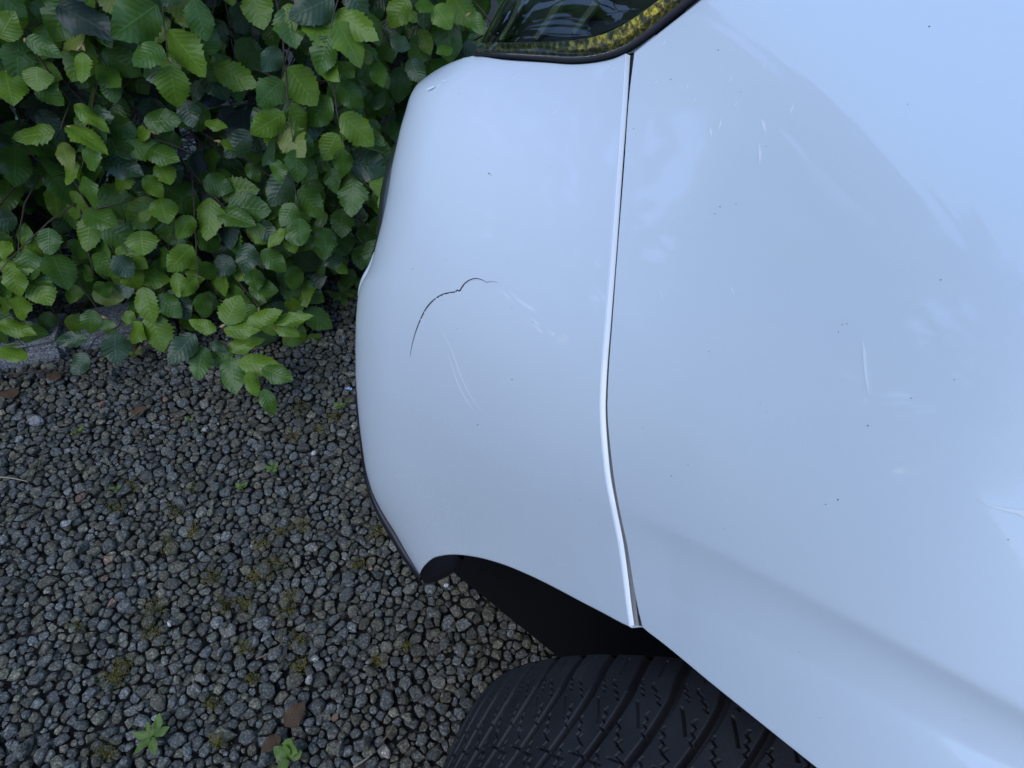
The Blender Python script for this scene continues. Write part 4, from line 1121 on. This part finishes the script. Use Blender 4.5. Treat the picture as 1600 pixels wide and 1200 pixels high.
PALE = [(57,657,.0115,(.30,.30,.30),'pale grey large stone in the upper left gravel'),(490,708,.0050,(.75,.78,.82),'tiny bright white chip level with the middle weed'),(545,607,.0048,(.45,.62,.95),'tiny bluish white chip near the bumper beside the hedge'),
 (413,998,.0040,(.6,.6,.58),'small whitish pebble below the middle gravel left of the moss'),(603,1176,.0062,(.55,.48,.40),'cream elongated chip at the bottom edge near the tyre'),(698,914,.0036,(.70,.70,.72),'small white chip in the dark gravel below the bumper corner'),(493,857,.0040,(.55,.40,.34),'small pinkish pebble left of the black bumper lip'),
 (243,1123,.0052,(.50,.54,.58),'small white pebble just above the star shaped weed'),(176,940,.0058,(.32,.20,.15),'reddish brown pebble in the lower left gravel'),(553,668,.0050,(.42,.36,.28),'tan pebble touching the black bumper lip'),(105,817,.0068,(.40,.40,.40),'light grey pebble in the left middle of the gravel'),
 (320,670,.0055,(.50,.50,.49),'pair end whitish pebble below the hanging beech leaves'),(492,1030,.0055,(.42,.43,.42),'light pebble beside the yellow moss above the brown leaf'),(483,1062,.0050,(.48,.46,.42),'off white pebble below the yellow moss above the brown leaf'),
 (313,1060,.0060,(.36,.33,.28),'beige pebble in the lower middle gravel'),(158,630,.0055,(.40,.24,.18),'orange tinted pebble below the dark hanging leaf'),(265,974,.0035,(.7,.7,.68),'tiny white chip in the lower left gravel near moss')]
for k_, (px, py, r, c, lab) in enumerate(PALE):
    V_ = VV1[k_ % len(VV1)] * r
    o = put('pebble', mesh_np('pebble', V_, F1, False, tint=np.tile(np.array(c) * 0.8, (len(V_), 1))), None, STONE)
    o.location = gxy(px, py, 0.011); o.rotation_euler = (0.2, 0.1, k_ * 1.3)
    tag(o, lab, 'pebble', 'odd coloured pebbles in the gravel')

# moss creeping between the stones
MP = [(240,952,26),(235,985,24),(195,1040,26),(178,1060,20),(165,1175,24),(465,1000,18),(468,1040,18),(450,955,14),(590,830,16),(577,772,12),(470,820,22),(440,830,16),(545,625,12),(260,850,22),(300,830,18),(340,1160,18),(460,680,18),(380,945,22),(350,945,22),(410,850,18),(330,1100,16),(520,650,14),(395,1060,14),(180,795,16),(205,760,14),(300,760,16),(120,980,14),(400,900,26),(430,880,24),(455,930,18),(560,880,16),(590,1030,14),(330,900,22),(270,800,18),(470,640,20),(500,670,16),(635,1010,12),(385,1010,16)]
Vs, Fs, n = [], [], 0
for (px, py, rp) in MP:
    for _ in range(int(rp * 13)):
        x, y = RNG.normal(0, rp * 0.45, 2); p = gxy(px + x, py + y * 0.8, RNG.uniform(0.001, 0.009))
        d_ = nrm(RNG.normal(0, .7, 3) + np.array([0, 0, 0.9])); s_ = nrm(np.cross(d_, RNG.normal(size=3))); L_ = RNG.uniform(.002, .0055)
        Vs += [p - s_ * .0006, p + s_ * .0006, p + d_ * L_]; Fs.append([n, n + 1, n + 2]); n += 3
moss = put('moss', mesh_np('moss', np.array(Vs), np.array(Fs), False), None, MOSS)
tag(moss, 'olive yellow moss creeping between the grey gravel stones', 'moss', kind='stuff')
# fallen leaf litter in the hollow under the hedge
Vs, Fs, Us, n = [], [], [], 0
for _ in range(260):
    u = random.uniform(-0.5, 1.1); p = hpos(u, random.uniform(0.003, 0.014), random.uniform(-0.32, -0.02))
    yd = nrm([random.gauss(0, 1), random.gauss(0, 1), random.gauss(0, .15)]); nn = nrm(np.array([random.gauss(0, .25), random.gauss(0, .25), 1.0])); nn = nrm(nn - np.dot(nn, yd) * yd); xd = np.cross(yd, nn)
    V0, F0, U0 = LO[_ % 5]; L_ = random.uniform(.02, .04)
    Vs.append(p + yd * V0[:, 1:2] * L_ + xd * V0[:, :1] * L_ * .33 + nn * V0[:, 2:] * L_); Fs.append(F0 + n); Us.append(U0); n += len(V0)
lit = put('leaf_litter', mesh_np('leaf_litter', np.concatenate(Vs), np.concatenate(Fs), True, np.concatenate(Us)), None, DEADLEAF)
tag(lit, 'brown leaf litter scattered under the foot of the hedge', 'leaf litter', kind='stuff')

# ------------------------------------------------------------------ unseen surroundings added to cut low sky light (they stand behind and beside the photographer)
def boxm(x0, x1, y0, y1, z0, z1):
    V = np.array([[x, y, z] for z in (z0, z1) for y in (y0, y1) for x in (x0, x1)], float)
    return V, np.array([[0, 1, 3, 2], [4, 6, 7, 5], [0, 4, 5, 1], [2, 3, 7, 6], [0, 2, 6, 4], [1, 5, 7, 3]])
blocker_house = empty('blocker_house', (0.5, -7.0, 0), 'unseen rendered building with tiled roof, added behind the photographer to block sky light', 'blocker_house')
def hpart(name, V, Fc, mat):
    o = put(name, mesh_np(name, V - np.array([0.5, -7.0, 0]), Fc, False), blocker_house, mat); return o
REND = simple('house_render', (0.36, 0.33, 0.29), 0.9); TILE = simple('roof_tile', (0.10, 0.06, 0.05), 0.8); FRM = simple('window_frame', (0.7, 0.7, 0.7), 0.4); PANE = simple('window_pane', (0.02, 0.025, 0.03), 0.05)
hpart('wall', *boxm(-6, 7, -15, -7.6, -0.01, 3.0), REND)
hpart('roof', np.array([[-6.4, -7.2, 2.95], [7.4, -7.2, 2.95], [7.4, -11.3, 5.4], [-6.4, -11.3, 5.4], [-6.4, -15.4, 2.95], [7.4, -15.4, 2.95]], float), np.array([[0, 1, 2, 3], [3, 2, 5, 4]]), TILE)
for wx in (-4.2, -0.6, 3.2):
    f_ = hpart('window', *boxm(wx, wx + 1.3, -7.62, -7.55, 1.0, 2.2), FRM)
    p_ = put('pane', mesh_np('pane', boxm(wx + .08, wx + 1.22, -7.6, -7.54, 1.08, 2.12)[0] - np.array([0.5, -7.0, 0]), boxm(0, 1, 0, 1, 0, 1)[1], False), f_, PANE)
side = empty('blocker_hedge', (-3.9, -1.2, 0), 'unseen low clipped hedge added at the left to block sky light', 'hedge')  # added out of view to hide low sky on this side
CORE = simple('hedge_core', (0.012, 0.018, 0.010), 0.95)
V_, F_ = boxm(-0.45, 0.15, -2.6, 2.9, 0.05, 1.25)
put('branches', mesh_np('branches', V_, F_, False), side, CORE)
Vs, Fs, Us, Ms, n = [], [], [], [], 0
for q in range(3200):
    y_ = random.uniform(-2.7, 3.0); z_ = random.uniform(0.02, 1.4); top_ = random.random() < 0.2
    p = np.array([random.uniform(0.1, 0.32), y_, z_]) if not top_ else np.array([random.uniform(-0.5, 0.3), y_, random.uniform(1.25, 1.42)])
    yd = nrm([random.gauss(0.3, .4), random.gauss(0, .6), random.gauss(-.6, .4)]); nn = nrm([0.8 + random.gauss(0, .3), random.gauss(0, .4), .6]); nn = nrm(nn - np.dot(nn, yd) * yd); xd = np.cross(yd, nn)
    V0, F0, U0 = LO[q % 5]; L_ = random.uniform(.09, .13)
    Vs.append(p + yd * V0[:, 1:2] * L_ + xd * V0[:, :1] * L_ * .45 + nn * V0[:, 2:] * L_); Fs.append(F0 + n); Us.append(U0); Ms.append(np.full(len(F0), random.choice((0, 0, 1, 1, 2)))); n += len(V0)
o = put('foliage', mesh_np('foliage', np.concatenate(Vs), np.concatenate(Fs), True, np.concatenate(Us), np.concatenate(Ms)), side, LEAF_MATS); o['kind'] = 'stuff'
